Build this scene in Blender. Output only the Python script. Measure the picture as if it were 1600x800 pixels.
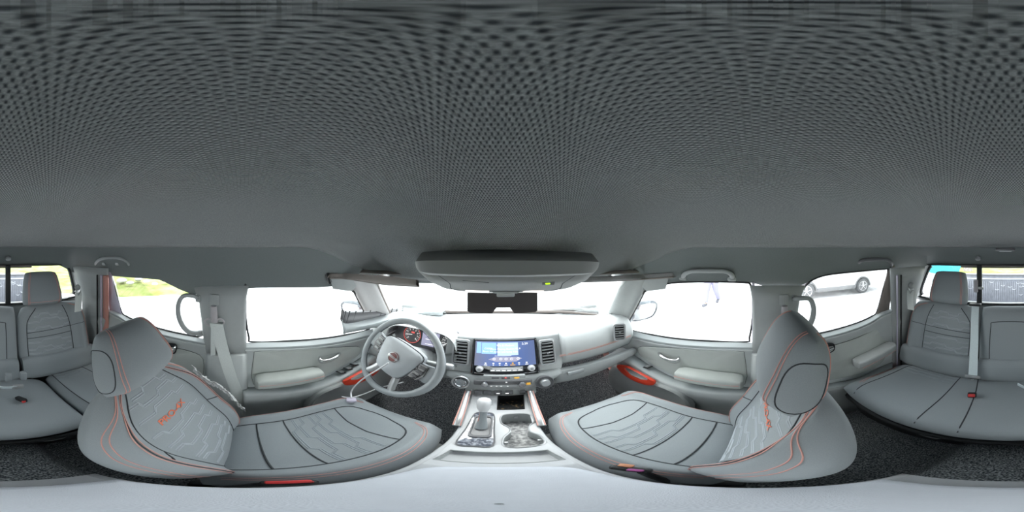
import bpy, bmesh, math, random
from math import sin, cos, tan, pi, radians, sqrt, atan2
from mathutils import Vector, Matrix, Euler
random.seed(4)
SC = bpy.context.scene
COL = SC.collection
for o in list(bpy.data.objects): bpy.data.objects.remove(o)

# ---------------------------------------------------------------- camera
CZ = 1.12
F0 = 780.0
cd = bpy.data.cameras.new('camera'); cam = bpy.data.objects.new('camera', cd); COL.objects.link(cam)
cd.type = 'PANO'
try: cd.panorama_type = 'EQUIRECTANGULAR'
except Exception: pass
try: cd.cycles.panorama_type = 'EQUIRECTANGULAR'
except Exception: pass
cd.clip_start = 0.01; cd.clip_end = 300
cam.location = (0, 0, CZ)
cam.rotation_euler = (pi/2, 0, -radians((800-F0)*0.225))
SC.camera = cam
# ---------------------------------------------------------------- world, sun, exposure
SKY = 3.4
SUN = 2.6
w = bpy.data.worlds.new('overcast_sky'); SC.world = w; w.use_nodes = True
nt = w.node_tree; nt.nodes.clear()
wo = nt.nodes.new('ShaderNodeOutputWorld'); bg = nt.nodes.new('ShaderNodeBackground')
tcn = nt.nodes.new('ShaderNodeTexCoord'); sx = nt.nodes.new('ShaderNodeSeparateXYZ'); rp = nt.nodes.new('ShaderNodeValToRGB')
nt.links.new(tcn.outputs['Generated'], sx.inputs[0]); nt.links.new(sx.outputs['Z'], rp.inputs[0])
rp.color_ramp.elements[0].color = (0.98, 0.99, 1.0, 1); rp.color_ramp.elements[1].color = (0.86, 0.93, 1.0, 1)
nt.links.new(rp.outputs[0], bg.inputs[0]); bg.inputs[1].default_value = SKY
nt.links.new(bg.outputs[0], wo.inputs[0])
sd = bpy.data.lights.new('sun', 'SUN'); sun = bpy.data.objects.new('sun', sd); COL.objects.link(sun)
sd.energy = SUN; sd.angle = radians(35); sd.color = (1, 0.98, 0.95)
sun.rotation_euler = (radians(-28), 0, radians(6)); sun.location = (0, 3, 6)
SC.view_settings.view_transform = 'Standard'
SC.view_settings.look = 'None'
SC.view_settings.exposure = 0.58
SC.view_settings.gamma = 1.0
SC.view_settings.use_curve_mapping = False
SC.cycles.max_bounces = 10; SC.cycles.diffuse_bounces = 6; SC.cycles.transparent_max_bounces = 16
try:
    SC.cycles.use_denoising = True
    SC.cycles.caustics_reflective = False; SC.cycles.caustics_refractive = False
except Exception: pass

# ---------------------------------------------------------------- pixel -> place (photo measurements turned into metres)
def ray(px, py):
    a = radians((px-F0)*0.225); e = radians((400-py)*0.225)
    return Vector((sin(a), cos(a), tan(e)))
def PX(px, py, X):
    r = ray(px, py); t = X/r.x; return Vector((X, r.y*t, CZ+r.z*t))
def PY(px, py, Y):
    r = ray(px, py); t = Y/r.y; return Vector((r.x*t, Y, CZ+r.z*t))
def PZ(px, py, Z):
    r = ray(px, py); t = (Z-CZ)/r.z; return Vector((r.x*t, r.y*t, Z))
def PD(px, py, d):
    r = ray(px, py); return Vector((r.x*d, r.y*d, CZ+r.z*d))
# cabin side surface: upright below the belt, leaning in above it
XB, ZB, XT, ZT = 0.70, 0.70, 0.60, 1.04
def side(px, py, off=0.0):
    r = ray(px, py); s = 1 if r.x > 0 else -1
    rx = abs(r.x)
    k = (XT-XB)/(ZT-ZB)
    # x = XB-off + k*(z-ZB), z = CZ + r.z t
    t = (XB-off+k*(CZ-ZB))/(rx-k*r.z)
    z = CZ+r.z*t
    if z < ZB: t = (XB-off)/rx; z = CZ+r.z*t
    return Vector((s*rx*t, r.y*t, z))
def sidex(z, off=0):
    k = (XT-XB)/(ZT-ZB)
    return XB-off+(k*(z-ZB) if z > ZB else 0)
YH, ZH, YW, ZW = 0.50, 1.05, 1.05, 0.745      # windscreen plane top and foot
YR = -1.05
def hull(px, py, off=0.0):
    c = [side(px, py, off)] if abs(ray(px, py).x) > 1e-3 else []
    r = ray(px, py)
    if r.y > 0.01:
        k = (YW-YH)/(ZW-ZH)
        t = (YH-off+k*(CZ-ZH))/(r.y-k*r.z)
        if t > 0: c.append(Vector((r.x*t, r.y*t, CZ+r.z*t)))
    if r.y < -0.01: c.append(PY(px, py, YR+off))
    return min(c, key=lambda p: p.x*p.x+p.y*p.y)
def lin(tab, x):
    if x <= tab[0][0]: return tab[0][1]
    for (a, b), (c, d) in zip(tab, tab[1:]):
        if x <= c: return b+(d-b)*(x-a)/(c-a)
    return tab[-1][1]
def cr(pts, n):
    """Catmull-Rom resample, n points per span"""
    P = [Vector(p) for p in pts]; out = []
    for i in range(len(P)-1):
        p0 = P[i-1] if i else P[0]*2-P[1]; p1 = P[i]; p2 = P[i+1]
        p3 = P[i+2] if i+2 < len(P) else P[-1]*2-P[-2]
        for k in range(n):
            t = k/n; t2 = t*t; t3 = t2*t
            out.append(0.5*((2*p1)+(p2-p0)*t+(2*p0-5*p1+4*p2-p3)*t2+(3*p1-p0-3*p2+p3)*t3))
    out.append(P[-1]); return out
def crc(pts, n):
    P = [Vector(p) for p in pts]; N = len(P); out = []
    for i in range(N):
        p0, p1, p2, p3 = P[i-1], P[i], P[(i+1) % N], P[(i+2) % N]
        for k in range(n):
            t = k/n; t2 = t*t; t3 = t2*t
            out.append(0.5*((2*p1)+(p2-p0)*t+(2*p0-5*p1+4*p2-p3)*t2+(3*p1-p0-3*p2+p3)*t3))
    return out
def flip(P, s):
    return [Vector((p[0]*s, p[1], p[2])) for p in P]

# ---------------------------------------------------------------- materials
MATS = {}
K = 1.75     # the cabin plastics and cloths are mid grey
def mat(name, col, rough=0.6, metal=0.0, noise=0.0, nscale=60, bump=0.0, bscale=400, spec=0.5, emit=None, es=0, coat=0, sheen=0, vor=False):
    col = tuple(min(0.85, c*K) for c in col) if max(col) > 0.08 and emit is None else col
    m = bpy.data.materials.new(name); m.use_nodes = True; MATS[name] = m
    n = m.node_tree.nodes; l = m.node_tree.links; b = n['Principled BSDF']
    b.inputs['Base Color'].default_value = (*col, 1); b.inputs['Roughness'].default_value = rough
    b.inputs['Metallic'].default_value = metal
    b.inputs['Specular IOR Level'].default_value = spec
    if coat: b.inputs['Coat Weight'].default_value = coat
    if sheen: b.inputs['Sheen Weight'].default_value = sheen
    if emit: b.inputs['Emission Color'].default_value = (*emit, 1); b.inputs['Emission Strength'].default_value = es
    tc = n.new('ShaderNodeTexCoord')
    if noise:
        t = n.new('ShaderNodeTexNoise'); t.inputs['Scale'].default_value = nscale; t.inputs['Detail'].default_value = 4
        l.new(tc.outputs['Object'], t.inputs['Vector'])
        mx = n.new('ShaderNodeMix'); mx.data_type = 'RGBA'
        mx.inputs['A'].default_value = (*[c*(1-noise) for c in col], 1); mx.inputs['B'].default_value = (*[min(1, c*(1+noise)) for c in col], 1)
        l.new(t.outputs['Fac'], mx.inputs['Factor']); l.new(mx.outputs['Result'], b.inputs['Base Color'])
    if bump:
        t2 = n.new('ShaderNodeTexVoronoi' if vor else 'ShaderNodeTexNoise'); t2.inputs['Scale'].default_value = bscale
        l.new(tc.outputs['Object'], t2.inputs['Vector'])
        bp = n.new('ShaderNodeBump'); bp.inputs['Strength'].default_value = bump; bp.inputs['Distance'].default_value = 0.001
        l.new(t2.outputs[0], bp.inputs['Height']); l.new(bp.outputs[0], b.inputs['Normal'])
    return m
M = {}
def headliner_mat():
    m = mat('woven_headliner', (0.1, 0.105, 0.105), 0.95, spec=0.1, sheen=0.7)
    m.node_tree.nodes['Principled BSDF'].inputs['Sheen Roughness'].default_value = 0.35
    n = m.node_tree.nodes; l = m.node_tree.links; b = n['Principled BSDF']
    tc = n.new('ShaderNodeTexCoord'); sp = n.new('ShaderNodeSeparateXYZ')
    nz = n.new('ShaderNodeTexNoise'); nz.inputs['Scale'].default_value = 90; nz.inputs['Detail'].default_value = 2
    l.new(tc.outputs['Object'], nz.inputs['Vector'])
    vm = n.new('ShaderNodeVectorMath'); vm.operation = 'MULTIPLY_ADD'
    l.new(nz.outputs['Color'], vm.inputs[0]); vm.inputs[1].default_value = (0.0009,)*3; l.new(tc.outputs['Object'], vm.inputs[2])
    l.new(vm.outputs[0], sp.inputs[0])
    def math_(op, a, bb=None, c=None):
        q = n.new('ShaderNodeMath'); q.operation = op
        for i, v in enumerate((a, bb, c)):
            if v is None: continue
            if isinstance(v, (int, float)): q.inputs[i].default_value = v
            else: l.new(v, q.inputs[i])
        return q.outputs[0]
    A = 0.0031; B = 0.0038
    cx = math_('COSINE', math_('MULTIPLY', sp.outputs['X'], 2*pi/A))
    cy = math_('COSINE', math_('MULTIPLY', sp.outputs['Y'], pi/B))
    h = math_('MULTIPLY', cx, cy)
    r = n.new('ShaderNodeValToRGB'); e = r.color_ramp.elements
    e[0].position = 0.05; e[0].color = (0.055, 0.062, 0.068, 1)
    e[1].position = 0.55; e[1].color = (0.265, 0.28, 0.28, 1)
    l.new(math_('MULTIPLY_ADD', h, 0.5, 0.5), r.inputs[0])
    n2 = n.new('ShaderNodeTexNoise'); n2.inputs['Scale'].default_value = 500; l.new(tc.outputs['Object'], n2.inputs['Vector'])
    mx = n.new('ShaderNodeMix'); mx.data_type = 'RGBA'; mx.blend_type = 'MULTIPLY'; mx.inputs['Factor'].default_value = 0.8
    r2 = n.new('ShaderNodeValToRGB'); r2.color_ramp.elements[0].color = (0.55, 0.55, 0.56, 1); r2.color_ramp.elements[1].color = (1.25, 1.25, 1.22, 1)
    r2.color_ramp.elements[0].position = 0.3; r2.color_ramp.elements[1].position = 0.7
    l.new(n2.outputs['Fac'], r2.inputs[0]); l.new(r.outputs[0], mx.inputs['A']); l.new(r2.outputs[0], mx.inputs['B'])
    l.new(mx.outputs['Result'], b.inputs['Base Color'])
    bp = n.new('ShaderNodeBump'); bp.inputs['Strength'].default_value = 0.6; bp.inputs['Distance'].default_value = 0.0012
    l.new(h, bp.inputs['Height']); l.new(bp.outputs[0], b.inputs['Normal'])
    return m
M['headliner'] = headliner_mat()
M['cove'] = mat('smooth_headliner_fabric', (0.13, 0.14, 0.14), 0.95, noise=0.12, nscale=300, bump=0.2, bscale=900, spec=0.1)
def carpet_mat():
    m = mat('speckled_carpet', (0.06, 0.065, 0.07), 1.0, spec=0.05)
    n = m.node_tree.nodes; l = m.node_tree.links; b = n['Principled BSDF']; tc = n.new('ShaderNodeTexCoord')
    t = n.new('ShaderNodeTexNoise'); t.inputs['Scale'].default_value = 260; t.inputs['Detail'].default_value = 3
    l.new(tc.outputs['Object'], t.inputs['Vector'])
    r = n.new('ShaderNodeValToRGB'); r.color_ramp.elements[0].position = 0.42; r.color_ramp.elements[0].color = (0.055, 0.064, 0.072, 1)
    r.color_ramp.elements[1].position = 0.68; r.color_ramp.elements[1].color = (0.50, 0.52, 0.53, 1)
    l.new(t.outputs['Fac'], r.inputs[0]); l.new(r.outputs[0], b.inputs['Base Color'])
    bp = n.new('ShaderNodeBump'); bp.inputs['Strength'].default_value = 0.5; bp.inputs['Distance'].default_value = 0.003
    l.new(t.outputs['Fac'], bp.inputs['Height']); l.new(bp.outputs[0], b.inputs['Normal'])
    return m
M['carpet'] = carpet_mat()
M['seat'] = mat('grey_seat_cloth', (0.195, 0.212, 0.222), 0.9, noise=0.14, nscale=700, bump=0.35, bscale=1300, spec=0.2, sheen=0.15)
M['insert'] = mat('grey_seat_insert', (0.195, 0.215, 0.23), 0.75, noise=0.12, nscale=500, bump=0.3, bscale=1500, spec=0.3)
M['seam'] = mat('dark_seam', (0.055, 0.06, 0.065), 0.9)
M['stitch'] = mat('orange_red_thread', (0.42, 0.22, 0.19), 0.7)
M['emb'] = mat('orange_embroidery', (0.5143,0.1257,0.06857), 0.6, bump=0.5, bscale=1500)
M['ridge'] = mat('pale_relief', (0.28, 0.30, 0.32), 0.7)  # on the backrests, light on the embossed ridges painted in as a paler colour
M['overhead'] = mat('brown_grey_plastic', (0.19, 0.19, 0.187), 0.55, bump=0.25, bscale=1400, vor=True)
M['plastic'] = mat('grey_moulded_plastic', (0.25, 0.26, 0.26), 0.55, noise=0.05, nscale=40, bump=0.25, bscale=1400, vor=True)
M['door'] = mat('grey_door_plastic', (0.32, 0.335, 0.335), 0.5, noise=0.04, nscale=30, bump=0.25, bscale=1400, vor=True)
M['doorpad'] = mat('grey_door_pad', (0.315, 0.33, 0.315), 0.6, noise=0.05, nscale=30, bump=0.3, bscale=1600, vor=True)
M['sill'] = mat('grey_sill_plastic', (0.30, 0.32, 0.325), 0.45, bump=0.2, bscale=1400, vor=True)
M['dash'] = mat('soft_grey_dash', (0.36, 0.37, 0.37), 0.5, noise=0.03, nscale=20, bump=0.2, bscale=1500, vor=True)
M['silver'] = mat('satin_silver_trim', (0.30, 0.305, 0.31), 0.3, 0.5)
M['chrome'] = mat('chrome', (0.33,0.335,0.34), 0.2, 1.0)
M['black'] = mat('black_plastic', (0.02, 0.021, 0.023), 0.45, bump=0.1)
M['gloss'] = mat('gloss_black', (0.012, 0.013, 0.016), 0.08, coat=1)
M['rubber'] = mat('black_rubber', (0.03, 0.03, 0.032), 0.7)
M['brown'] = mat('brown_grey_trim', (0.14, 0.12, 0.11), 0.7, noise=0.1)
M['console'] = mat('light_grey_console', (0.29, 0.295, 0.305), 0.38, noise=0.05, nscale=25, bump=0.15, bscale=1500, vor=True)
M['lid'] = mat('armrest_vinyl', (0.40, 0.415, 0.45), 0.45, noise=0.04, nscale=50, bump=0.25, bscale=1200, vor=True)
M['red'] = mat('red_orange_handle', (0.4286,0.03714,0.01714), 0.35, noise=0.08, nscale=60)
M['buckle'] = mat('red_buckle', (0.4,0.02857,0.02857), 0.4, noise=0.1)
M['belt'] = mat('grey_seat_belt_webbing', (0.42, 0.44, 0.43), 0.7, noise=0.1, nscale=200)
M['beltblue'] = mat('silver_blue_webbing', (0.42, 0.47, 0.55), 0.5, noise=0.1, nscale=200)
M['beltpl'] = mat('pinkish_grey_plastic', (0.30, 0.28, 0.29), 0.45)
M['wheel'] = mat('grey_wheel_leather', (0.22, 0.235, 0.245), 0.35, noise=0.05, nscale=60, bump=0.2, bscale=1000, vor=True)
M['hub'] = mat('grey_wheel_hub', (0.30, 0.315, 0.33), 0.42, noise=0.03)
M['white'] = mat('white_plastic', (0.4571,0.4571,0.4686), 0.4)
M['marks'] = mat('white_marks', (0.8, 0.8, 0.8), 0.4, emit=(1, 1, 1), es=0.6)
M['redlit'] = mat('red_lit_marks', (0.6, 0.1, 0.1), 0.4, emit=(1, 0.15, 0.12), es=0.6)
M['pinkdark'] = mat('dark_badge_red', (0.1429,0.04571,0.04286), 0.35)
M['mirror'] = mat('painted_reflection_glass', (0.079, 0.068, 0.07), 0.25, noise=0.1, nscale=8)  # dark reflection of the cabin painted in as the mirror's base colour
M['mirrorglass'] = mat('mirror_glass', (0.5429,0.5543,0.5543), 0.02, 1.0)
M['grime'] = None
M['pillar'] = mat('washed_out_pillar_trim', (0.3543,0.3429,0.3429), 0.5, noise=0.04)  # washed-out light on the driver side pillar painted into its trim colour
M['salmon'] = mat('salmon_paint', (0.4114,0.1886,0.1543), 0.3, coat=0.5, noise=0.04)
M['lavender'] = mat('painted_door_edge', (0.36, 0.33, 0.40), 0.35)
M['lampwarm'] = mat('map_lamp_lens', (0.9, 0.9, 0.9), 0.3, emit=(1, 0.9, 0.85), es=1.2)
M['green'] = mat('green_indicator', (0.3, 0.5, 0.02), 0.4, emit=(0.5, 0.9, 0.02), es=0.9)
M['amber'] = mat('amber_lit_icon', (0.8, 0.45, 0.05), 0.4, emit=(0.8, 0.42, 0.08), es=0.35)
M['btn'] = mat('dark_button', (0.09, 0.09, 0.095), 0.35)
def glass_mat():
    m = bpy.data.materials.new('clear_window_glass'); m.use_nodes = True
    n = m.node_tree.nodes; l = m.node_tree.links; n.clear()
    o = n.new('ShaderNodeOutputMaterial'); t = n.new('ShaderNodeBsdfTransparent'); g = n.new('ShaderNodeBsdfGlossy'); mx = n.new('ShaderNodeMixShader')
    f = n.new('ShaderNodeFresnel'); f.inputs[0].default_value = 1.45; mm = n.new('ShaderNodeMath'); mm.operation = 'MULTIPLY'; mm.inputs[1].default_value = 0.5
    t.inputs[0].default_value = (0.96, 0.98, 0.97, 1); g.inputs['Roughness'].default_value = 0.02
    l.new(f.outputs[0], mm.inputs[0]); l.new(mm.outputs[0], mx.inputs[0]); l.new(t.outputs[0], mx.inputs[1]); l.new(g.outputs[0], mx.inputs[2]); l.new(mx.outputs[0], o.inputs[0])
    return m
M['glass'] = glass_mat()
def shiny_dirty():
    m = mat('scuffed_gloss_black', (0.03, 0.032, 0.036), 0.15, coat=0.6)
    n = m.node_tree.nodes; l = m.node_tree.links; b = n['Principled BSDF']; tc = n.new('ShaderNodeTexCoord')
    t = n.new('ShaderNodeTexNoise'); t.inputs['Scale'].default_value = 120; t.inputs['Detail'].default_value = 6; l.new(tc.outputs['Object'], t.inputs['Vector'])
    r = n.new('ShaderNodeValToRGB'); r.color_ramp.elements[0].position = 0.45; r.color_ramp.elements[0].color = (0.10, 0.11, 0.14, 1)
    r.color_ramp.elements[1].position = 0.62; r.color_ramp.elements[1].color = (0.42, 0.44, 0.50, 1)
    l.new(t.outputs['Fac'], r.inputs[0]); l.new(r.outputs[0], b.inputs['Base Color']); return m
M['grime'] = shiny_dirty()
def cup_mat():
    m = mat('dusty_holder_floor', (0.3, 0.3, 0.3), 0.6)
    n = m.node_tree.nodes; l = m.node_tree.links; b = n['Principled BSDF']; tc = n.new('ShaderNodeTexCoord')
    t = n.new('ShaderNodeTexNoise'); t.inputs['Scale'].default_value = 90; t.inputs['Detail'].default_value = 6; l.new(tc.outputs['Object'], t.inputs['Vector'])
    r = n.new('ShaderNodeValToRGB'); r.color_ramp.elements[0].position = 0.4; r.color_ramp.elements[0].color = (0.22, 0.22, 0.23, 1)
    r.color_ramp.elements[1].position = 0.65; r.color_ramp.elements[1].color = (0.6, 0.6, 0.6, 1)
    l.new(t.outputs['Fac'], r.inputs[0]); l.new(r.outputs[0], b.inputs['Base Color']); return m
M['cup'] = cup_mat()
def bin_mat():
    m = mat('dark_tray_liner', (0.04, 0.04, 0.04), 0.4)
    n = m.node_tree.nodes; l = m.node_tree.links; b = n['Principled BSDF']; tc = n.new('ShaderNodeTexCoord')
    t = n.new('ShaderNodeTexNoise'); t.inputs['Scale'].default_value = 75; t.inputs['Detail'].default_value = 5; l.new(tc.outputs['Object'], t.inputs['Vector'])
    r = n.new('ShaderNodeValToRGB'); e = r.color_ramp.elements; e[0].position = 0.55; e[0].color = (0.035, 0.037, 0.04, 1); e[1].position = 0.68; e[1].color = (0.5, 0.33, 0.17, 1)
    l.new(t.outputs['Fac'], r.inputs[0]); l.new(r.outputs[0], b.inputs['Base Color']); return m
M['bin'] = bin_mat()

# ---------------------------------------------------------------- mesh building
class MB:
    def __init__(s): s.v = []; s.f = []
    def add(s, V, Fc):
        b = len(s.v); s.v += [tuple(v) for v in V]; s.f += [tuple(i+b for i in f) for f in Fc]; return s
    def grid(s, rows, closed=False, cap=False):
        n = len(rows[0]); V = [p for r in rows for p in r]; Fc = []
        for i in range(len(rows)-1):
            for j in range(n if closed else n-1):
                k = (j+1) % n
                Fc.append((i*n+j, i*n+k, (i+1)*n+k, (i+1)*n+j))
        if cap and closed:
            Fc.append(tuple(range(n))[::-1]); Fc.append(tuple((len(rows)-1)*n+j for j in range(n)))
        return s.add(V, Fc)
    def tube(s, path, r, n=8, closed=False, flat=1.0, up=None):
        P = [Vector(p) for p in path]; N = len(P); rows = []
        nrm = None
        for i in range(N):
            if closed: t = (P[(i+1) % N]-P[i-1])
            else: t = P[min(i+1, N-1)]-P[max(i-1, 0)]
            if t.length < 1e-9: t = Vector((0, 0, 1))
            t.normalize()
            if nrm is None:
                u = Vector(up) if up is not None else (Vector((0, 0, 1)) if abs(t.z) < 0.9 else Vector((1, 0, 0)))
            else: u = Vector(up) if up is not None else nrm
            a = u-t*u.dot(t)
            if a.length < 1e-6: a = t.orthogonal()
            a.normalize(); nrm = a; b = t.cross(a)
            ri = r[i] if isinstance(r, (list, tuple)) else r
            rows.append([P[i]+a*(cos(2*pi*k/n)*ri*flat)+b*(sin(2*pi*k/n)*ri) for k in range(n)])
        if closed: rows.append(rows[0]); return s.grid(rows, True)
        return s.grid(rows, True, True)
    def box(s, c, size, bev=0.0, rot=None, seg=2):
        bm = bmesh.new(); bmesh.ops.create_cube(bm, size=1)
        bmesh.ops.scale(bm, vec=Vector(size), verts=bm.verts)
        if bev > 0: bmesh.ops.bevel(bm, geom=list(bm.edges), offset=min(bev, min(size)*0.49), segments=seg, profile=0.5, affect='EDGES')
        m = Matrix.Translation(Vector(c)) @ ((rot.to_matrix() if isinstance(rot, Euler) else rot).to_4x4() if rot is not None else Matrix.Identity(4))
        V = [m @ v.co for v in bm.verts]; bm.verts.index_update(); Fc = [tuple(v.index for v in f.verts) for f in bm.faces]; bm.free()
        return s.add(V, Fc)
    def prism(s, poly, d, cap0=True):
        """poly of points extruded by vector d"""
        P = [Vector(p) for p in poly]; d = Vector(d); n = len(P)
        Fc = [(i, (i+1) % n, n+(i+1) % n, n+i) for i in range(n)]
        Fc.append(tuple(range(n))[::-1]); Fc.append(tuple(range(n, 2*n)))
        return s.add(P+[p+d for p in P], Fc)
    def lathe(s, prof, c, ax, n=24):
        """prof (r,h) about axis ax from c"""
        ax = Vector(ax).normalized(); a = ax.orthogonal().normalized(); b = ax.cross(a); c = Vector(c)
        rows = [[c+ax*h+(a*cos(2*pi*k/n)+b*sin(2*pi*k/n))*max(r, 1e-4) for k in range(n)] for r, h in prof]
        return s.grid(rows, True, True)
    def pipe_poly(s, pts, r, n=6): return s.tube(pts, r, n)
    def build(s, name, m, parent=None, smooth=True, bevel=0, solid=0, sub=0, ang=40, label=None, mats=None, solid_off=-1):
        me = bpy.data.meshes.new(name); me.from_pydata(s.v, [], s.f); me.validate(clean_customdata=False)
        bm = bmesh.new(); bm.from_mesh(me); bmesh.ops.recalc_face_normals(bm, faces=bm.faces)
        if smooth:
            for f in bm.faces: f.smooth = True
            for e in bm.edges:
                if len(e.link_faces) == 2 and e.calc_face_angle(0) > radians(ang): e.smooth = False
        bm.to_mesh(me); bm.free()
        o = bpy.data.objects.new(name, me); COL.objects.link(o)
        me.materials.append(m)
        if parent is not None: o.parent = parent
        if solid:
            q = o.modifiers.new('solid', 'SOLIDIFY'); q.thickness = solid; q.offset = solid_off
        if bevel:
            q = o.modifiers.new('bevel', 'BEVEL'); q.width = bevel; q.segments = 2; q.limit_method = 'ANGLE'
        if sub:
            q = o.modifiers.new('sub', 'SUBSURF'); q.levels = sub; q.render_levels = sub
        if label: o['label'] = label
        return o
def thing(name, label, cat, loc=(0, 0, 0), group=None, rot=None):
    o = bpy.data.objects.new(name, None); COL.objects.link(o); o.location = loc; o.empty_display_size = 0.05
    if rot: o.rotation_euler = rot
    o['label'] = label; o['category'] = cat
    if group: o['group'] = group
    return o
def tag(o, label, cat, group=None, kind=None):
    o['label'] = label; o['category'] = cat
    if group: o['group'] = group
    if kind: o['kind'] = kind
    return o
def struct(o, label=None, cat=None):
    o['kind'] = 'structure'
    if label: o['label'] = label; o['category'] = cat or 'interior'
    return o
def mtext(mb, body, size, mapf, depth=0.0, align='CENTER', weight=0.0):
    """flat text triangles placed through mapf(x,y)->point"""
    c = bpy.data.curves.new('txt', 'FONT'); c.body = body; c.size = size; c.align_x = align; c.align_y = 'CENTER'; c.offset = weight
    c.resolution_u = 3
    o = bpy.data.objects.new('txt', c); COL.objects.link(o)
    dg = bpy.context.evaluated_depsgraph_get(); dg.update()
    me = bpy.data.meshes.new_from_object(o.evaluated_get(dg))
    V = [mapf(v.co.x, v.co.y) for v in me.vertices]; Fc = [tuple(p.vertices) for p in me.polygons]
    bpy.data.objects.remove(o); bpy.data.curves.remove(c); bpy.data.meshes.remove(me)
    mb.add(V, Fc)
def arc(c, a, b, r, a0, a1, n):
    return [Vector(c)+Vector(a)*r*cos(a0+(a1-a0)*i/n)+Vector(b)*r*sin(a0+(a1-a0)*i/n) for i in range(n+1)]
def rrect(hx, hy, r, n=5):
    out = []
    for (sx_, sy_, a0) in ((1, 1, 0), (-1, 1, pi/2), (-1, -1, pi), (1, -1, 3*pi/2)):
        for i in range(n+1):
            a = a0+pi/2*i/n; out.append((sx_*(hx-r)+r*cos(a), sy_*(hy-r)+r*sin(a)))
    return out

# =================================================================== THE CABIN
# ---- ceiling: lower edge polyline in photo pixels
EDGE = [(0, 412), (60, 411), (90, 413), (104, 420), (120, 428), (150, 431), (172, 431), (250, 437), (280, 452), (300, 460), (335, 462), (372, 456), (385, 451), (400, 450), (500, 449), (540, 446), (565, 440), (600, 440), (650, 442), (780, 445),
        (910, 441), (960, 438), (1005, 438), (1030, 444), (1060, 441), (1170, 441), (1195, 447), (1250, 447), (1275, 434), (1300, 428), (1388, 421), (1420, 422), (1440, 419), (1452, 413), (1530, 412), (1600, 412)]
def ztop(): return 1.20
def border_r(te, ez, p, front):
    # where the woven cloth gives way to the plain moulded edge
    r = 0.5
    while r < 0.96 and ez+(1.20-ez)*(1-r**p)-CZ > te*r*tan(radians(3.1)): r += 0.004
    k = min(1, max(0, (front-0.35)/0.5)); k = k*k*(3-2*k)
    return r+(0.97-r)*k
def ceil_grid(r0, r1, nr, step=8):
    rows = []
    cols = []
    for px in range(0, 1600, step):
        e = hull(px, lin(EDGE, px)); te = sqrt(e.x**2+e.y**2); a = radians((px-F0)*0.225)
        fr = max(0, cos(a)); rear = max(0, -cos(a))
        p = 4.5*(1-fr**2)+1.75*fr**2
        p = p*(1-rear**2)+7*rear**2
        col = []
        br = border_r(te, e.z, p, cos(a))
        q0 = br if r0 == 'b' else r0; q1 = br if r1 == 'b' else r1
        for i in range(nr+1):
            r = q0+(q1-q0)*i/nr
            z = e.z+(1.20-e.z)*(1-r**p)
            col.append(Vector((sin(a)*te*r, cos(a)*te*r, z)))
        cols.append(col)
    return [[c[i] for c in cols] for i in range(nr+1)]
# woven centre
rows = ceil_grid(0.0, 'b', 26)
ceiling = MB().grid(rows, True).build('ceiling', M['headliner'], solid=0.004, solid_off=1)
struct(ceiling, 'dark grey woven fabric headliner covering the whole cabin roof', 'ceiling')
rows = ceil_grid('b', 1.0, 12)
o = MB().grid(rows, True).build('ceiling_border', M['cove'], ceiling)
# roof skin outside
rows = [[Vector((p.x*1.04, p.y*1.04, p.z+0.03)) for p in r] for r in ceil_grid(0.0, 1.0, 10, 20)]
o = MB().grid(rows, True).build('trim_roof', M['white']); struct(o, 'white painted roof panel above the headliner', 'roof panel')

# ---- floor
fl = MB()
rows = []
for y, z in ((-1.04, 0.10), (-0.95, 0.02), (-0.3, 0.0), (0.5, 0.0), (0.72, 0.03), (0.92, 0.22), (0.99, 0.5), (1.0, 0.72)):
    rows.append([Vector((x, y, z+h*(1 if y < 0.6 else max(0, (0.95-y)/0.35)))) for x, h in ((-0.70, 0.0), (-0.45, 0), (-0.2, 0.0), (-0.155, 0.02), (-0.12, 0.12), (0, 0.15), (0.12, 0.12), (0.155, 0.02), (0.2, 0), (0.45, 0), (0.70, 0))])
rows = [cr(r, 4) for r in rows]
floor = fl.grid(rows).build('floor', M['carpet'], solid=0.02, solid_off=1)
struct(floor, 'dark speckled grey carpet of floor and footwells', 'floor')

# ---- side walls below the doors, rear wall
for s, nm in ((1, 'wall_right'), (-1, 'wall_left')):
    mb = MB()
    mb.box((s*0.745, 0.0, 0.22), (0.05, 2.2, 0.68), 0.01)
    o = mb.build(nm, M['salmon']); struct(o, 'outer body side of the truck behind the door trims', 'body side')
# rear wall below glass
mb = MB(); mb.box((0, YR-0.03, 0.40), (1.42, 0.05, 0.80), 0.01)
o = mb.build('wall_rear', M['plastic']); struct(o, 'cab rear wall behind the rear bench', 'wall')
mb = MB(); mb.box((0, 1.06, 0.36), (1.42, 0.05, 0.74), 0.01)
o = mb.build('wall_front', M['black']); struct(o, 'dark bulkhead ahead of the footwells', 'wall')

# ---- window outlines (right side pixels; mirrored for the left)
FW = [(983, 514), (1020, 523), (1060, 529), (1110, 532.5), (1166, 534), (1171, 528), (1176, 495), (1177, 460), (1173, 446), (1163, 441), (1110, 440), (1060, 441), (1035, 445), (1012, 453), (996, 466), (985, 482), (981, 500)]
RW = [(1262, 524), (1300, 516), (1340, 504), (1362, 494), (1370, 487), (1379, 455), (1387, 424), (1382, 420.5), (1350, 423), (1300, 428), (1276, 434), (1261, 444), (1250, 462), (1243, 495), (1242, 520), (1250, 526)]
def polyside(P, off=0):
    return [side(px, py, off) for px, py in P]
def mirrored(P, s): return [Vector((abs(p.x)*s, p.y, p.z)) for p in P]

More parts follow.
